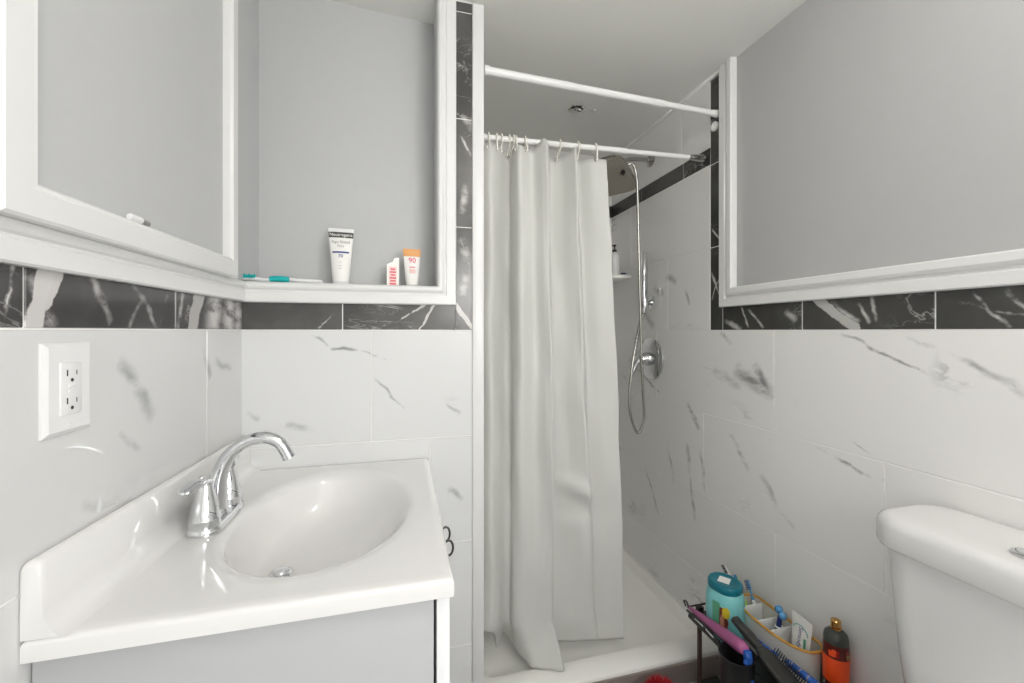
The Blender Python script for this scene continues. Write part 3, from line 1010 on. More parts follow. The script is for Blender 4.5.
# curtain: columns of folds, (x, y, z) at the top edge, breast height, knee height and hem
CUR = [
    ((0.2365, 1.35, 1.828), (0.2365, 1.35, 0.98), (0.2365, 1.35, 0.262), (0.2365, 1.4958, 0.2)),
    ((0.2681, 1.318, 1.828), (0.2665, 1.31, 0.98), (0.2706, 1.33, 0.262), (0.2972, 1.4611, 0.175)),
    ((0.298, 1.335, 1.828), (0.2969, 1.33, 0.98), (0.2985, 1.345, 0.262), (0.3115, 1.4113, 0.145)),
    ((0.3297, 1.37, 1.826), (0.3297, 1.37, 0.98), (0.3229, 1.37, 0.262), (0.341, 1.4468, 0.17)),
    ((0.3482, 1.375, 1.825), (0.3517, 1.375, 0.98), (0.3482, 1.375, 0.262), (0.3614, 1.4132, 0.155)),
    ((0.3495, 1.34, 1.826), (0.3512, 1.34, 0.98), (0.3521, 1.35, 0.262), (0.3741, 1.3806, 0.142)),
    ((0.3636, 1.305, 1.826), (0.3703, 1.305, 0.98), (0.3788, 1.335, 0.262), (0.3942, 1.3407, 0.1345)),
    ((0.4101, 1.325, 1.826), (0.4206, 1.315, 0.98), (0.427, 1.335, 0.262), (0.41, 1.3139, 0.1338)),
    ((0.4345, 1.285, 1.846), (0.4498, 1.29, 0.98), (0.4638, 1.33, 0.262), (0.4546, 1.294, 0.1338)),
    ((0.448, 1.275, 1.832), (0.465, 1.28, 0.98), (0.4831, 1.325, 0.262), (0.5026, 1.2754, 0.1338)),
    ((0.4637, 1.31, 1.825), (0.4759, 1.31, 0.98), (0.4886, 1.34, 0.262), (0.5079, 1.325, 0.1308)),
    ((0.4868, 1.37, 1.825), (0.4977, 1.37, 0.98), (0.5013, 1.38, 0.262), (0.505, 1.385, 0.1452)),
    ((0.5213, 1.36, 1.825), (0.5416, 1.365, 0.98), (0.5629, 1.372, 0.262), (0.5775, 1.38, 0.1406)),
    ((0.5436, 1.325, 1.828), (0.5806, 1.335, 0.98), (0.6155, 1.355, 0.262), (0.6352, 1.365, 0.1442)),
    ((0.5568, 1.305, 1.842), (0.5982, 1.325, 0.98), (0.6457, 1.355, 0.262), (0.6567, 1.362, 0.1441)),
    ((0.5757, 1.345, 1.828), (0.6132, 1.35, 0.98), (0.6567, 1.37, 0.262), (0.6707, 1.375, 0.1324)),
    ((0.592, 1.37, 1.822), (0.6299, 1.37, 0.98), (0.6668, 1.375, 0.262), (0.6799, 1.378, 0.1285)),
    ((0.6287, 1.335, 1.822), (0.6737, 1.35, 0.98), (0.7097, 1.36, 0.262), (0.7201, 1.365, 0.1322)),
    ((0.6731, 1.315, 1.815), (0.7285, 1.33, 0.98), (0.7562, 1.352, 0.262), (0.7618, 1.355, 0.1334)),
]
NCOL, SUB = len(CUR), 8
TOPF = lambda k: spline([CUR[c][k] for c in range(NCOL)], SUB)
levels = [TOPF(k) for k in range(4)]
cols = len(levels[0])
ROWT = [0, .5, .86, 1.0]
rows = 96
grid = []
rng = random.Random(3)
ph = [rng.random() * 6.28 for _ in range(8)]
for r in range(rows + 1):
    t = r / rows
    k = 0 if t <= ROWT[1] else (1 if t <= ROWT[2] else 2)
    f = (t - ROWT[k]) / (ROWT[k + 1] - ROWT[k])
    row = []
    for c in range(cols):
        p = levels[k][c].lerp(levels[k + 1][c], f)
        u = c / cols
        wv = .0035 * math.sin(9 * t + 21 * u + ph[0]) + .0025 * math.sin(23 * t - 40 * u + ph[1]) + .0015 * math.sin(55 * t + 12 * u + ph[2])
        # the pinched crease on the right panel
        if u > .62:
            wv -= .024 * math.exp(-((t - .655 - .10 * (u - .8)) / .012) ** 2) * math.exp(-((u - .72) / .09) ** 2)
            wv += .018 * math.exp(-((t - .685) / .014) ** 2) * math.exp(-((u - .74) / .10) ** 2)
        nz = mnoise.noise(Vector((p.x * 9, t * 6.0, 1.7))) * .006 + mnoise.noise(Vector((p.x * 22, t * 22.0, 4.1))) * .0028 * (.35 + t)
        wv += nz
        if k < 2:
            p = p + Vector((0, wv * min(1, t * 6), 0))
        else:
            p = p + Vector((0, wv * (1 - f), 0))
        row.append(p)
    grid.append(row)
sc = thing('shower_curtain', 'white vinyl shower curtain drawn to the left of the shower', 'curtain', (.45, 1.33, .135))
b = MB()
vs = [p for row in grid for p in row]
fs = [(r * cols + c, r * cols + c + 1, (r + 1) * cols + c + 1, (r + 1) * cols + c) for r in range(rows) for c in range(cols - 1)]
b.add(vs, fs)
cur = b.build('curtain_sheet', curtain_m, sc, smooth=80)
so = cur.modifiers.new('thickness', 'SOLIDIFY')
so.thickness = .0006
# hooks
HOOKS = [(0.2661, 1.3241, 1.817), (0.2921, 1.3308, 1.817), (0.3089, 1.3465, 1.817), (0.335, 1.3705, 1.817), (0.3484, 1.3623, 1.817), (0.3564, 1.3215, 1.817), (0.3882, 1.3148, 1.817), (0.5094, 1.3623, 1.817), (0.5753, 1.344, 1.817), (0.6405, 1.3285, 1.817)]
ordn = ['leftmost', 'second', 'third', 'fourth', 'fifth', 'sixth', 'seventh', 'eighth', 'ninth', 'rightmost']
for i, (hx_, ey_, ez_) in enumerate(HOOKS):
    f = (hx_ - pa.x) / dv.x
    rp = pa + dv * f
    hk = thing('curtain_hook', ('%s curtain hook along the lower rod, cream plastic' % ordn[i]) if i in (0, len(HOOKS) - 1) else ('%s cream curtain hook from the left along the lower rod' % ordn[i]), 'hook', tuple(rp), group='curtain hooks')
    b = MB()
    ye, ze = ey_ - .003, ez_
    path = [(hx_, rp.y + .012, rp.z - .012), (hx_, rp.y + .0135, rp.z + .002), (hx_, rp.y + .006, rp.z + .0125), (hx_, rp.y - .005, rp.z + .0130), (hx_, rp.y - .0135, rp.z + .004), (hx_, rp.y - .0150, rp.z - .012), (hx_ + .001, ye - .004, ze + .008), (hx_ + .001, ye - .003, ze - .003), (hx_ + .001, ye + .006, ze - .004), (hx_ + .001, ye + .010, ze + .004)]
    b.tube(spline(path, 5), .0029, 8)
    b.build('hook_wire', hook_m, hk, smooth=60)
    b = MB()
    b.torus((hx_, ey_ - .0016, ez_), .0058, .0018, M=Matrix.Rotation(PI / 2, 4, 'X'), n=18, k=6)
    tag(b.build('eyelet', nickel, sc), 'metal eyelet')

translucent(curtain_m, .33)

# shower column on the right wall
PY = 1.685
sv = thing('shower_valve', 'round chrome shower valve with lever on the right shower wall', 'valve', (XR - .003, PY, 1.105))
MW = Matrix.Rotation(-PI / 2, 4, 'Y')
b = MB()
b.lathe([(.094, 0), (.095, .004), (.091, .009), (.070, .014), (.048, .016), (.030, .017)], c=(XR - .0032, PY, 1.105), n=36, M=MW)
b.build('valve_plate', chrome, sv, smooth=40)
b = MB()
b.lathe([(.030, .012), (.030, .030), (.026, .048), (.024, .060), (.018, .066), (0, .067)], c=(XR - .0032, PY, 1.105), n=28, M=MW)
vh = b.build('valve_hub', chrome, sv, smooth=40)
b = MB()
b.tube(spline([(XR - .058, PY, 1.105), (XR - .075, PY + .004, 1.085), (XR - .090, PY + .008, 1.050), (XR - .096, PY + .010, 1.025)], 5), [.014] * 6 + [.0115] * 5 + [.009] * 4 + [.006], 14)
b.build('lever', chrome, sv, smooth=60)
# rain head
rh = thing('rain_shower_head', 'large rain shower head with nubby grey face on an arm from the right wall', 'shower head', (XR - .003, PY, 2.0))
HC = Vector((.862, 1.66, 1.895))
b = MB()
b.lathe([(.030, 0), (.030, .004), (.014, .008), (.011, .012)], c=(XR - .0032, PY, 2.000), n=24, M=MW)
b.build('wall_flange', nickel, rh, smooth=40)
b = MB()
b.tube(spline([(XR - .010, PY, 2.000), (XR - .06, PY, 1.998), (XR - .13, PY - .008, 1.985), (.905, PY - .016, 1.950), (.885, PY - .020, 1.925)], 6), .0095, 14)
b.build('shower_arm', nickel, rh, smooth=60)
HR = Vector((.40, .26, .88)).to_track_quat('Z', 'Y').to_matrix().to_4x4()
b = MB()
def hp(x, y, z): return HC + HR @ Vector((x, y, z))
b.loft([[hp(p.x, p.y, p.z) for p in rrect(0, 0, h_, h_, r_, z, 8)] for h_, r_, z in ((.100, .045, -.006), (.104, .048, -.003), (.104, .048, .002), (.096, .045, .008), (.05, .035, .014), (.020, .019, .022), (.018, .017, .034))], True)
hd = b.build('head_body', nickel, rh, smooth=40)
b = MB()
b.loft([[hp(p.x, p.y, p.z) for p in rrect(0, 0, .097, .097, .042, z, 8)] for z in (-.008, -.0055)], True)
for i in range(13):
    for j in range(13):
        x, y = (i - 6) * .0145, (j - 6) * .0145
        if abs(x) + abs(y) > .155: continue
        b.lathe([(.0036, 0), (.0026, -.004), (0, -.0042)], n=6, M=Matrix.Translation(HC) @ HR @ Matrix.Translation((x, y, -.0075)))
tag(b.build('spray_face', mat('spray_face_grey', (.33, .31, .26), .5), hd, smooth=40), 'grey spray face with rows of nubs')
# hand shower, its hose and its holder
hs = thing('hand_shower', 'slim chrome hand shower with long looping hose on the right shower wall', 'hand shower', (XR - .003, PY, 1.355))
b = MB()
b.loft([[Vector((XR - .0032 - x, p.x, p.y)) for p in rrect(PY, 1.357, .028 - i, .028 - i, .006, 0, 4)] for x, i in ((0, 0), (.006, 0), (.009, .003))], True)
b.build('holder_plate', chrome, hs, smooth=30)
b = MB()
b.tube([(XR - .010, PY, 1.357), (XR - .040, PY - .004, 1.357)], .012, 14)
b.lathe([(.0175, -.022), (.0185, -.018), (.0185, .018), (.0165, .022)], c=(XR - .042, PY - .006, 1.357), n=18)
b.build('holder_arm', chrome, hs, smooth=40)
HX, HYY = XR - .042, PY - .006
b = MB()
b.loft([[Vector((HX + p.x, HYY + p.y, p.z)) for p in rrect(0, 0, h1, h2, .006, z, 4)] for h1, h2, z in ((.009, .009, 1.312), (.0105, .0105, 1.325), (.0105, .0105, 1.38), (.0125, .0145, 1.42), (.0125, .0145, 1.575), (.010, .012, 1.580))], True)
b.build('wand', chrome, hs, smooth=40)
b = MB()
hose = spline([(.887, 1.582, 1.893), (.893, 1.58, 1.903), (.902, 1.575, 1.916), (.915, 1.57, 1.924), (.929, 1.57, 1.915), (.938, 1.57, 1.883), (.95, 1.58, 1.829), (.968, 1.6, 1.616), (.987, 1.62, 1.363), (1.009, 1.64, 1.06), (1.022, 1.65, .927), (1.027, 1.655, .838), (1.000, 1.66, .781), (.966, 1.66, .862), (.960, 1.66, .95), (.972, 1.66, 1.072), (.996, 1.665, 1.18), (1.022, 1.675, 1.27), (HX, HYY, 1.315)], 6)
b.tube(hose, .0058, 10)
b.build('hose', nickel, hs, smooth=60)
b = MB()
b.tube([hose[0] + Vector((-.006, .002, -.012)), hose[0], hose[2]], [.0095, .0095, .007], 12)
tag(b.build('hose_end_nut', blackp, hs, smooth=40), 'dark hose end fitting')
b = MB()
sp_ = hose[-16:]
for i, p in enumerate(sp_):
    b.torus(p, .0068, .0016, M=(sp_[min(i + 1, 15)] - sp_[max(i - 1, 0)]).to_track_quat('Z', 'Y').to_matrix().to_4x4(), n=12, k=6)
b.build('strain_spring', nickel, hs)
# corner shelf
cs = thing('corner_shelf', 'white quarter-round corner shelf in the far right shower corner', 'shelf', (XR - .003, YS - .003, 1.505))
b = MB()
R = []
for z, k in ((1.488, .97), (1.490, 1.0), (1.504, 1.0), (1.506, .985)):
    ring = [Vector((XR - .0034, YS - .0034, z))]
    for i in range(17):
        a = PI + PI / 2 * i / 16
        ring.append(Vector((XR - .0034 + math.cos(a) * .20 * k, YS - .0034 + math.sin(a) * .20 * k, z)))
    R.append(ring)
b.loft(R, True)
b.build('shelf_board', pan_white, cs, smooth=30)
sb = thing('pump_bottle', 'clear pump bottle with dark nozzle on the corner shelf', 'bottle', (1.035, 1.935, 1.5063))
b = MB()
b.lathe([(.022, 0), (.024, .003), (.024, .10), (.016, .118), (.010, .122)], c=(1.035, 1.935, 1.5063), n=20)
b.build('bottle_body', clear_m, sb, smooth=40)
b = MB()
b.lathe([(.011, .122), (.011, .134), (.004, .136), (.004, .150), (.008, .151), (.008, .158), (0, .159)], c=(1.035, 1.935, 1.5063), n=14)
b.tube([(1.035, 1.935, 1.661), (1.020, 1.925, 1.659)], .0035, 8)
b.build('pump', blackp, sb, smooth=40)
rz = thing('bottle_cap', 'small dark blue cap lying on the corner shelf', 'cap', (1.062, 1.895, 1.5063))
b = MB()
b.lathe([(.012, 0), (.013, .002), (.013, .011), (.011, .013), (0, .013)], c=(1.062, 1.895, 1.5063), n=16)
b.build('cap_shell', navy, rz)

# rough patch in the shower ceiling
hz = ceil_z(.71)
ch = thing('ceiling_hole', 'broken hole with exposed metal stub in the shower ceiling', 'hole', (.71, 1.645, hz))
b = MB()
rg = random.Random(5)
ring = []
for k in range(18):
    a = 2 * PI * k / 18
    r_ = .016 + rg.random() * .016
    ring.append((math.cos(a) * r_, math.sin(a) * r_ * .8))
b.loft([[Vector((.71 + x, 1.645 + y, ceil_z(.71 + x) - .0006)) for x, y in ring], [Vector((.71 + x * .8, 1.645 + y * .8, ceil_z(.71 + x) - .0010)) for x, y in ring]], True)
b.build('dark_gap', hole_m, ch, smooth=0)
b = MB()
for k in range(16):
    a = rg.random() * 6.28; r_ = .022 + rg.random() * .040
    x, y = .71 + math.cos(a) * r_ * 1.3, 1.645 + math.sin(a) * r_ * .7
    b.ball((x, y, ceil_z(x) - .0005), .003 + rg.random() * .005, sc=(1.4, .9, .35), n=8)
tag(b.build('plaster_flakes', plaster_m, ch), kind='stuff')
b = MB()
b.tube([(.705, 1.645, hz - .001), (.712, 1.640, hz - .012), (.722, 1.638, hz - .014)], [.009, .010, .006], 10)
b.tube([(.69, 1.65, hz - .002), (.675, 1.645, hz - .010), (.668, 1.640, hz - .016)], .003, 8)
b.build('metal_stub', nickel, ch)

# ------------------------------------------------------------------ toilet
to = thing('toilet', 'white two-piece toilet with push-button tank against the right wall', 'toilet', (.90, .425, FLOOR))
TX1 = XR - .006
tcy = .442
b = MB()
tr = []
for z, xf, hy2, r_ in ((.46, .945, .150, .04), (.48, .925, .164, .05), (.62, .912, .176, .052), (.735, .903, .181, .052), (.816, .898, .186, .053)):
    tr.append(rrect((xf + TX1 - .012) / 2, tcy, (TX1 - .012 - xf) / 2, hy2, r_, z, 8))
b.loft(tr, True)
b.build('tank', porcelain, to, smooth=50)
b = MB()
xf = .884
def lr(i, z, r_=.064): return rrect((xf + TX1) / 2, tcy, (TX1 - xf) / 2 - i, .201 - i, r_ - i * .8, z, 10)
b.loft([lr(.010, .8165), lr(.003, .8190), lr(0, .8250), lr(0, .8580), lr(.0015, .8645), lr(.005, .8700), lr(.010, .8735), lr(.016, .8755), lr(.022, .8762), lr(.050, .8764)], True)
lid = b.build('tank_lid', porcelain, to, smooth=60)
b = MB()
b.lathe([(.030, 0), (.030, .004), (.027, .006), (.0245, .0062), (.0245, .0045), (.024, .0045), (.023, .007), (0, .0075)], c=(.950, tcy - .014, .8763), n=32, sx=.72, sy=1.0)
tag(b.build('flush_button', chrome, lid, smooth=40), 'chrome oval flush button')
b = MB()
def br(cx_, hx_, hy_, z, n=28): return [Vector((cx_ + math.cos(2 * PI * k / n) * hx_, tcy + math.sin(2 * PI * k / n) * hy_, z)) for k in range(n)]
b.loft([br(.70, .20, .095, FLOOR + .0005), br(.70, .195, .092, .10), br(.68, .17, .085, .20), br(.66, .20, .12, .32), br(.655, .235, .165, .41), br(.655, .245, .178, .44), br(.655, .235, .170, .445)], True)
b.box(.88, 1.04, tcy - .10, tcy + .10, .28, .4595, .02, 3)
b.build('bowl', porcelain, to, smooth=50)
b = MB()
b.loft([br(.655, .243, .180, .4455), br(.655, .250, .187, .452), br(.655, .250, .187, .470), br(.655, .235, .172, .482), br(.655, .10, .08, .487)], True)
b.build('seat_lid', porcelain, to, smooth=50)

# ------------------------------------------------------------------ low rack beside the toilet and what stands on it
TZ = .300                                        # shelf top
rk = thing('bathroom_rack', 'low narrow black rack with brown legs between shower and toilet', 'rack', (1.0, .96, FLOOR))
RX0, RX1, RY0, RY1 = .908, 1.078, .728, 1.200
b = MB()
b.box(RX0, RX1, RY0, RY1, TZ - .012, TZ, .002)
b.build('shelf_board', blackg, rk)
b = MB()
rim = [(RX0, RY1, TZ + .022), (RX0, RY0, TZ + .022), (RX1, RY0, TZ + .022), (RX1, RY1, TZ + .022), (RX0, RY1, TZ + .022)]
for p, q in zip(rim, rim[1:]):
    b.tube([p, q], .0030, 8)
for y in [RY1 - .08 * k for k in range(1, 6)]:
    b.tube([(RX0, y, TZ - .004), (RX0, y, TZ + .022)], .0018, 6)
b.build('wire_rim', blackp, rk)
for x, y in ((RX0 + .038, RY1 - .008), (RX1 - .008, RY1 - .008), (RX0 + .038, RY0 + .008), (RX1 - .008, RY0 + .008)):
    b = MB()
    b.box(x - .0055, x + .0055, y - .0055, y + .0055, FLOOR + .0005, TZ - .004, .001)
    lg = b.build('leg', brown_m, rk)
    b = MB()
    b.box(x - .010, x + .010, y - .010, y + .008, TZ - .010, TZ + .024, .002)
    tag(b.build('corner_block', blackp, lg), 'black corner block')

TZ2 = TZ + .0006
# teal container
tc = thing('teal_container', 'teal bottle with dark teal lid at the shower end of the rack', 'bottle', (.953, 1.086, TZ2), (0, 0, .3))
RT = lambda hx_, hy_, r_, z: rrect(0, 0, hx_, hy_, r_, z, 8)
b = MB()
b.loft([RT(.039, .048, .036, 0), RT(.042, .051, .038, .004), RT(.046, .054, .043, .075), RT(.046, .054, .043, .118), RT(.043, .050, .040, .138), RT(.038, .044, .036, .147)], True)
tcb = b.build('bottle_body', teal_light, tc, local=True, smooth=50)
b = MB()
b.loft([RT(.041, .047, .038, .1455), RT(.0425, .0485, .040, .148), RT(.0425, .0485, .040, .162), RT(.0405, .0465, .039, .1665), RT(.035, .041, .035, .1685), RT(.032, .038, .033, .1675)], True)
tcl = b.build('lid', teal_dark, tc, local=True, smooth=40)
b = MB()
b.box(-.018, .016, -.014, .018, .1676, .1686, M=Matrix.Rotation(.35, 4, 'Z'))
tag(b.build('price_sticker', white_print, tcl, local=True, smooth=0), 'white square sticker') if False else tag(b.build('price_sticker', white_print, tc, local=True, smooth=0), 'white square sticker')
def patch(parent, name, m, a0, a1, z0, z1, off, n=10, round_=True):
    """print patch on the oval body between two angles and two heights"""
    b = MB()
    hx_, hy_ = .0462 + off, .0542 + off
    base = rrect(0, 0, hx_, hy_, .0432 + off, 0, 24)
    def pt(a):
        best = min(base, key=lambda p: abs((math.atan2(p.y, p.x) - a + PI) % (2 * PI) - PI))
        return best
    rows_ = []
    for j in range(9):
        f = j / 8
        kz = z0 + (z1 - z0) * f
        wd = math.sin(PI * min(max(f, .04), .96)) ** .5 if round_ else 1
        am, ah = (a0 + a1) / 2, (a1 - a0) / 2
        rows_.append([Vector((pt(am + ah * wd * (-1 + 2 * i / n)).x, pt(am + ah * wd * (-1 + 2 * i / n)).y, kz)) for i in range(n + 1)])
    n1 = n + 1
    b.add([p for r_ in rows_ for p in r_], [(j * n1 + i, j * n1 + i + 1, (j + 1) * n1 + i + 1, (j + 1) * n1 + i) for j in range(8) for i in range(n)])
    return b.build(name, m, parent, local=True, smooth=80, fix=False)
FA = -2.55 - .3                                   # print faces the room
patch(tc, 'green_label', green_print, FA - .55, FA + .10, .050, .120, .0008)
patch(tc, 'brown_print', brown_print, FA - .20, FA + .42, .030, .110, .0014)
patch(tc, 'yellow_print', yellow_print, FA + .10, FA + .50, .082, .114, .0018)
patch(tc, 'peach_print', skin_print, FA - .02, FA + .22, .042, .090, .0022)

# toothbrush holder: stadium-shaped caddy with gold rim
HX0, HX1, HY0, HY1, HZ = .974, 1.0705, .853, 1.100, .405
th = thing('toothbrush_holder', 'long pale grey toothbrush holder with gold rim along the tiled wall', 'toothbrush holder', ((HX0 + HX1) / 2, (HY0 + HY1) / 2, TZ2))
hcy, hhy = (HY0 + HY1) / 2, (HY1 - HY0) / 2
def hr(i, z):
    """bow-fronted outline, straight along the wall"""
    out = []
    for k in range(41):
        a = PI / 2 + PI * k / 40
        out.append(Vector((1.030 + math.cos(a) * (1.030 - HX0 - i), hcy + math.copysign(abs(math.sin(a)) ** .8, math.sin(a)) * (hhy - i), z)))
    for (cy_, a0) in ((HY0 + .030, -PI / 2), (HY1 - .030, 0)):
        for k in range(9):
            a = a0 + PI / 2 * k / 8
            out.append(Vector((HX1 - .030 + math.cos(a) * (.030 - i), cy_ + math.sin(a) * (.030 - i), z)))
    return out
b = MB()
b.loft([hr(.008, TZ2), hr(.004, TZ2 + .004), hr(.001, HZ - .004), hr(.004, HZ - .004), hr(.0075, TZ2 + .012)], True)
b.build('holder_body', holder_m, th, smooth=40)
b = MB()
path = [hr(.002, HZ - .002)[i] for i in range(len(hr(0, 0)))]
path = path + path[:2]
b.tube(path, .0036, 8)
tag(b.build('gold_rim', gold_rim, th, smooth=60), 'gold rim')
for y in (.954, .996, 1.058):
    b = MB()
    b.box(HX0 + .012, HX1 - .008, y - .0018, y + .0018, TZ2 + .010, HZ - .006, .0006)
    b.build('divider', plastic_white, th)
b = MB()
b.box(HX0 + .015, HX1 - .012, .958, .992, TZ2 + .0125, TZ2 + .05, .006)
b.build('green_insert', gpl, th)


def brush(name, label, p0, p1, mh, mb, tip, r=.0045, grip=None, cat='toothbrush'):
    """an upright toothbrush from p0 (bottom) to p1 (head)"""
    p0, p1 = Vector(p0), Vector(p1)
    t = thing(name, label, cat, tuple(p0))
    d_ = (p1 - p0)
    L = d_.length
    u = d_.normalized()
    side = u.cross(Vector((0, 0, 1))).normalized()
    b = MB()
    b.tube([p0, p0 + d_ * .1, p0 + d_ * .5, p0 + d_ * .68, p0 + d_ * .8, p0 + d_ * .86, p1], [r * .8, r * 1.1, r * 1.15, r * .75, r * .6, r * 1.1, r * .9], 10, flat=.8)
    b.build('handle', mh, t, smooth=60)
    if grip:
        b = MB()
        b.tube([p0 + d_ * .35, p0 + d_ * .4, p0 + d_ * .58, p0 + d_ * .63], [r * .9, r * 1.35, r * 1.3, r * .8], 10)
        b.build('rubber_grip', grip, t, smooth=60)
    b = MB()
    nrm = Vector(tip).normalized()
    nrm = (nrm - u * nrm.dot(u)).normalized()
    for k in range(6):
        for j in (-1, 0, 1):
            q = p1 - u * (.002 + k * .0045) + side * (j * .003)
            b.tube([q, q + nrm * .011], .0017, 6)
    tag(b.build('bristles', mb, t), 'bristles')
    return t


brush('toothbrush', 'black and white toothbrush, farthest left behind the teal lid', (1.054, 1.062, TZ2 + .013), (1.060, 1.212, .432), plastic_white, blackp, (-1, 0, .3), grip=blackp)
brush('toothbrush', 'lime green toothbrush leaning left in the gold-rimmed holder', (1.002, 1.004, TZ2 + .020), (1.051, 1.152, .430), lime, skyblue, (-.4, .2, 1), r=.0058)
brush('toothbrush', 'blue and white toothbrush upright near the middle of the gold-rimmed holder', (1.050, 1.040, TZ2 + .013), (1.058, 1.110, .440), skyblue, navy, (-1, -.2, .2), grip=plastic_white)
# bobble hair tie on striped brush
hb = thing('hair_bobbles', 'two shiny blue bobbles on a striped stem in the gold-rimmed holder', 'hair tie', (1.028, .978, TZ2 + .052))
b = MB()
b.ball((1.038, .975, .436), .0105, n=16)
b.ball((1.032, .957, .430), .0105, n=16)
b.build('bead', skyblue, hb, smooth=60)
b = MB()
b.tube([(1.020, .976, TZ2 + .0515), (1.028, .970, .375), (1.034, .967, .424)], [.007, .008, .006], 10)
stem = b.build('stem', navy, hb, smooth=60)
b = MB()
for k in range(4):
    z = .345 + k * .016
    b.torus((1.0265 + k * .0018, .9710 - k * .0009, z), .0082, .0024, n=14, k=6)
tag(b.build('white_stripes', white_print, hb), 'white rings')
# toothpaste tube in the holder
tp = thing('toothpaste_tube', 'white toothpaste tube with purple lettering standing in the near end of the holder', 'toothpaste', (1.034, .908, TZ2 + .013), (0, .06, -PI / 2))
b = MB()
b.loft([[Vector((math.cos(a) * w_ / 2, math.sin(a) * d_, z)) for a in [2 * PI * i / 20 for i in range(20)]] for z, w_, d_ in ((0, .03, .014), (.004, .036, .016), (.07, .052, .010), (.140, .060, .0022), (.150, .060, .0018))], True)
b.build('tube_body', white_print, tp, local=True, smooth=40)
lettering('lettering', 'Sensodyne', .0165, purple_ink, tp, on(tp, (.002, -.0078, .090)), dirw(tp, (0, -.118, -1)), dirw(tp, (1, 0, 0)))
b = MB()
b.box(.014, .0190, -.0088, -.0060, .062, .102)
tag(b.build('green_stripe', green_print, tp, local=True, smooth=0), 'green stripe')
b = MB()
b.torus((0, -.0132, .050), .013, .0014, M=Matrix.Rotation(PI / 2, 4, 'X'), n=20, k=6, arc=PI, a0=0)
tag(b.build('blue_arc', bluep, tp, local=True), 'blue arc')
b = MB()
b.torus((.002, -.0058, .108), .022, .0008, M=Matrix.Rotation(PI / 2, 4, 'X'), n=20, k=6, arc=PI * .8, a0=.2)
tag(b.build('teal_arc', tealbrush, tp, local=True), 'teal arc')

# body mist bottle
mb_ = thing('mist_bottle', 'round body mist bottle with orange label and gold neck at toilet end of rack', 'bottle', (1.048, .819, TZ2))
mc = (1.048, .819, TZ2)
b = MB()
b.lathe([(.025, 0), (.027, .004), (.027, .150), (.026, .156)], c=mc, n=32)
b.build('glass_body', amber_m, mb_, smooth=40)
b = MB()
b.lathe([(.0265, .1555), (.0262, .166), (.0235, .175), (.018, .181), (.012, .183), (.0115, .186)], c=mc, n=32)
b.build('shoulder', smoke_m, mb_, smooth=40)
b = MB()
b.lathe([(.0115, .1855), (.0120, .190), (.0085, .191), (.0085, .194), (.0110, .195), (.0110, .206), (.009, .208), (0, .208)], c=mc, n=24)
b.build('gold_neck', gold_m, mb_, smooth=40)
b = MB()
b.lathe([(.0274, .062), (.0276, .063), (.0276, .122), (.0274, .123)], c=mc, n=32, cap=False)
b.build('orange_label', orange_m, mb_, smooth=40)
rg = random.Random(11)
for k in range(12):
    a = PI + .2 + rg.random() * 1.6
    z0 = rg.choice((.1245, .018)) + rg.random() * .008
    b = MB()
    n = 5
    wd = .10 + rg.random() * .12
    hh = .010 + rg.random() * .010
    vs = []
    for z in (z0, z0 + hh):
        for i in range(n + 1):
            aa = a + wd * (-1 + 2 * i / n)
            vs.append(Vector((mc[0] + math.cos(aa) * (.0274 + k * .00003), mc[1] + math.sin(aa) * (.0274 + k * .00003), mc[2] + z)))
    b.add(vs, [(i, i + 1, n + 1 + i + 1, n + 1 + i) for i in range(n)])
    b.build('floral_print', (orange_m, olive_m, mat('red_print', (.35, .01, .01), .3))[k % 3], mb_, smooth=60, fix=False)

# black bin with hair tools in front of the rack
bx, by = .855, .932
bn = thing('black_bin', 'black tapered plastic bin standing in front of the rack', 'bin', (bx, by, FLOOR))
BZ = .378
b = MB()
b.lathe([(.028, FLOOR + .0006), (.030, FLOOR + .003), (.043, BZ - .004), (.045, BZ), (.0425, BZ), (.0405, BZ - .01), (.0275, FLOOR + .006), (0, FLOOR + .005)], c=(bx, by, 0), n=32)
b.build('bin_body', blackp, bn, smooth=40)

# pink tapered hair tool with a dark looped tip
pk = thing('hair_tool', 'pink tapered hair tool with black looped tip lying across the black bin', 'hair tool', (.860, .913, .40))
a_, c_ = Vector((.860, .913, .402)), Vector((.905, 1.186, .328))
b = MB()
d_ = c_ - a_
b.tube([a_ - d_ * .01, a_, a_ + d_ * .06, a_ + d_ * .3, a_ + d_ * .55, a_ + d_ * .8, a_ + d_], [.008, .014, .0165, .0155, .012, .0085, .005], 16)
b.build('pink_sleeve', pink_m, pk, smooth=60)
b = MB()
b.tube(spline([c_ - d_ * .03, c_ + d_ * .03, c_ + Vector((.004, .022, .006)), c_ + Vector((-.008, .020, .012)), c_ + Vector((-.012, .004, .006))], 5), .0028, 8)
b.tube([c_ + Vector((-.010, .0, -.006)), a_ + d_ * .55 + Vector((-.014, 0, -.010)), a_ + d_ * .3 + Vector((-.018, 0, -.016))], .0035, 8)
b.build('black_tip', blackp, pk, smooth=60)
b = MB()
b.tube([a_ + d_ * .80 + Vector((-.0145, 0, -.010)), a_ + d_ * .62 + Vector((-.0175, 0, -.011))], .0016, 6)
b.tube([a_ + d_ * .56 + Vector((-.0175, 0, -.013)), a_ + d_ * .40 + Vector((-.021, 0, -.017))], .0016, 6)
b.build('white_highlight', plastic_white, pk)  # highlights on the black edge put in as thin white strips
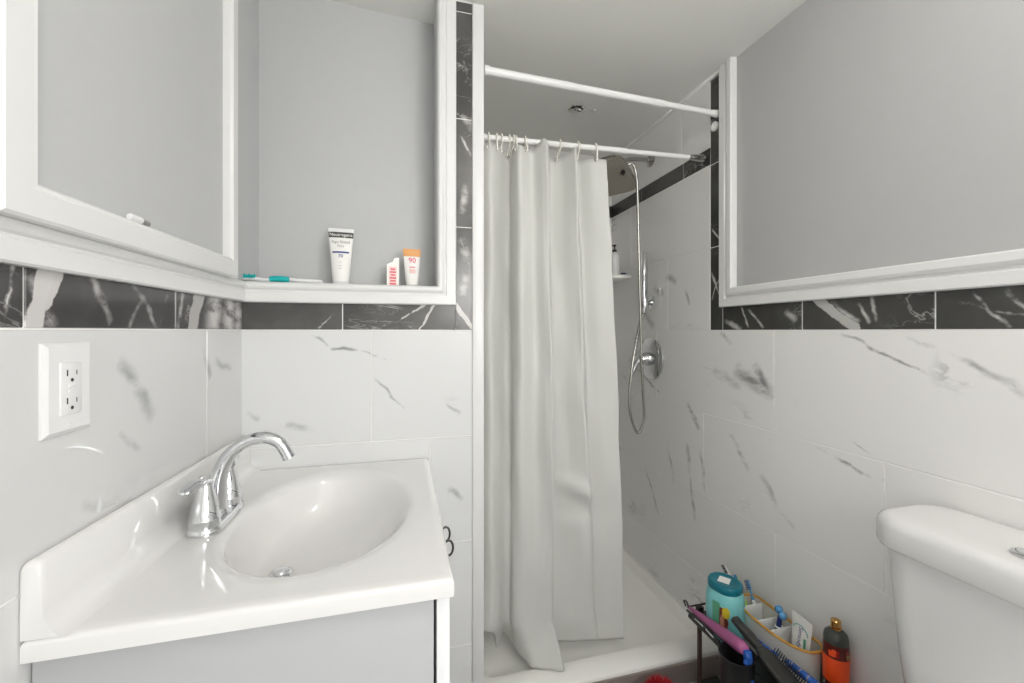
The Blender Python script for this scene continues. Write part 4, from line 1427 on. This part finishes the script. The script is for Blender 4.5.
# crinkled blue packet at the mouth of the bin
cp = thing('blue_packet', 'crinkled shiny blue packet stuck in the mouth of the black bin', 'packet', (.862, .895, .37))
b = MB()
rg = random.Random(9)
R = []
for k in range(9):
    f = k / 8
    ctr = Vector((.862, .904, .402)).lerp(Vector((.864, .900, .330)), f)
    w_ = .011 + .004 * math.sin(7 * f)
    R.append([ctr + Vector((math.cos(a) * w_ * (.6 + .5 * rg.random()), math.sin(a) * w_ * (.5 + .5 * rg.random()), 0)) for a in [2 * PI * i / 10 for i in range(10)]])
b.loft(R, True)
b.build('wrapper', bluep, cp, smooth=20)
# paddle hair brush
si = thing('hair_brush', 'black paddle hair brush lying across the rack rim beside the black bin', 'hair brush', (.92, .90, .36))
q0, q1, q2 = Vector((.907, .997, .417)), Vector((.927, .842, .359)), Vector((.934, .765, .339))
ax = (q2 - q0).normalized()
sd = ax.cross(Vector((0, 0, 1))).normalized()
sd = (sd + Vector((0, 0, .10)) * (1 if sd.x < 0 else -1)).normalized(); up_ = sd.cross(ax)
if up_.z < 0: sd = -sd; up_ = sd.cross(ax)
def sect(p, hw, ht, r_): return [p + sd * v.x + up_ * v.y for v in rrect(0, 0, hw, ht, r_, 0, 4)]
b = MB()
b.loft([sect(q0 - ax * .002, .009, .006, .004), sect(q0, .0125, .0085, .006), sect(q0.lerp(q1, .30), .0130, .0095, .006), sect(q0.lerp(q1, .50), .0110, .0085, .005)], True)
b.build('handle', blackg, si, smooth=40)
b = MB()
b.loft([sect(q0.lerp(q1, .47), .0105, .006, .004), sect(q0.lerp(q1, .53), .017, .007, .005), sect(q0.lerp(q1, .62), .024, .008, .006), sect(q0.lerp(q1, .75), .0265, .008, .006), sect(q1, .0270, .008, .006), sect(q1.lerp(q2, .8), .022, .008, .006), sect(q2, .012, .006, .004)], True)
b.build('paddle', blackg, si, smooth=40)
b = MB()
L_ = q1.lerp(q2, .7) - q0.lerp(q1, .64)
for i in range(20):
    for j in (0, 1):
        p = q0.lerp(q1, .64) + L_ * ((i + .5 * j) / 20) + Vector((.018 + .007 * j, 0, .007))
        b.tube([p, p + Vector((.007, .0, .013))], [.0013, .0009], 6)
b.build('bristles', blackp, si)
b = MB()
b.tube([q0.lerp(q1, .66) + Vector((-.0235, 0, .004)), q1 + Vector((-.0250, 0, .004)), q1.lerp(q2, .7) + Vector((-.022, 0, .004))], .0016, 8)  # highlight along the paddle edge, put in as a thin grey line
tag(b.build('grey_highlight', nickel, si), 'thin grey highlight line along the edge')
# blue tubes between the straightener and the holder
def blue_tube(label, p, q, r_, endm):
    p, q = Vector(p), Vector(q)
    t = thing('blue_tube', label, 'tube', tuple((p + q) / 2))
    d_ = q - p
    b = MB()
    b.tube([p, p + d_ * .05, p + d_ * .78, p + d_ * .84], [r_ * .7, r_, r_, r_ * .9], 16)
    b.build('tube_body', bluep, t, smooth=50)
    b = MB()
    b.tube([p + d_ * .84, p + d_ * .98, q], [r_ * .72, r_ * .68, r_ * .5], 14)
    b.build('cap', endm, t, smooth=50)
    for f in (.15, .40, .62):
        b = MB()
        b.tube([p + d_ * f, p + d_ * (f + .03)], r_ * 1.02, 16)
        tag(b.build('silver_band', silverp, t, smooth=50), 'silver band')
    return t
blue_tube('shiny blue tube beside the hair brush at the middle of the rack', (.972, 1.005, .345), (.964, .893, .362), .0095, silverp)
blue_tube('dark blue tube with white cap beside the brush bristles at toilet end', (.968, .885, .368), (.966, .782, .378), .0095, plastic_white)


# red scrubbing brush standing bristles up on the floor
rm = thing('scrub_brush', 'red bristly brush head standing on the floor in front of the shower curb', 'brush', (.765, 1.135, FLOOR))
bc = Vector((.765, 1.135, FLOOR + .055))
b = MB()
b.lathe([(.038, FLOOR + .0006), (.042, FLOOR + .004), (.040, FLOOR + .020), (.025, FLOOR + .032), (.030, FLOOR + .055), (.020, FLOOR + .072), (0, FLOOR + .075)], c=(bc.x, bc.y, 0), n=28)
b.build('brush_block', red_m, rm, smooth=40)
b = MB()
rg = random.Random(2)
for k in range(1500):
    el = math.asin(rg.random() * 1.05 - .05); az = rg.random() * 2 * PI
    d_ = Vector((math.cos(el) * math.cos(az), math.cos(el) * math.sin(az), math.sin(el)))
    sd_ = d_.orthogonal().normalized() * .0016; s2 = d_.cross(sd_)
    p = bc + d_ * .020; q = bc + d_ * (.058 + rg.random() * .007)
    b.add([p + sd_, p - sd_ * .5 + s2 * .87, p - sd_ * .5 - s2 * .87, q], [(0, 1, 3), (1, 2, 3), (2, 0, 3)])
tag(b.build('bristles', red_m, rm, smooth=0, fix=False), kind='stuff')

# ------------------------------------------------------------------ ceiling lamp behind the camera
cl = thing('ceiling_lamp', 'white globe ceiling lamp in the middle of the bathroom ceiling', 'lamp', (LAMP[0], LAMP[1], ceil_z(LAMP[0])))
b = MB()
zc = ceil_z(LAMP[0])
b.lathe([(.060, zc - .004), (.060, zc - .016), (.045, zc - .030), (.035, zc - .034), (.035, LAMP[2] + LAMP_R * .93)], c=(LAMP[0], LAMP[1], 0), n=32)
b.build('lamp_base', trim_white, cl, smooth=40)
b = MB()
b.ball(LAMP, LAMP_R, n=32)
b.build('globe', lamp_glow, cl, smooth=180)

# ------------------------------------------------------------------ the left wall stands a little out of square: turn it and all it carries
TH = math.atan(.044)
PIV = Matrix.Translation((XL, YB, 0)) @ Matrix.Rotation(-TH, 4, 'Z') @ Matrix.Translation((-XL, -YB, 0))
for nm in ('wall_left', 'trim_2'):
    bpy.data.objects[nm].data.transform(PIV)
for o in (ol, mi_, cap):
    o.location = PIV @ o.location
    o.rotation_euler = (0, 0, -TH)
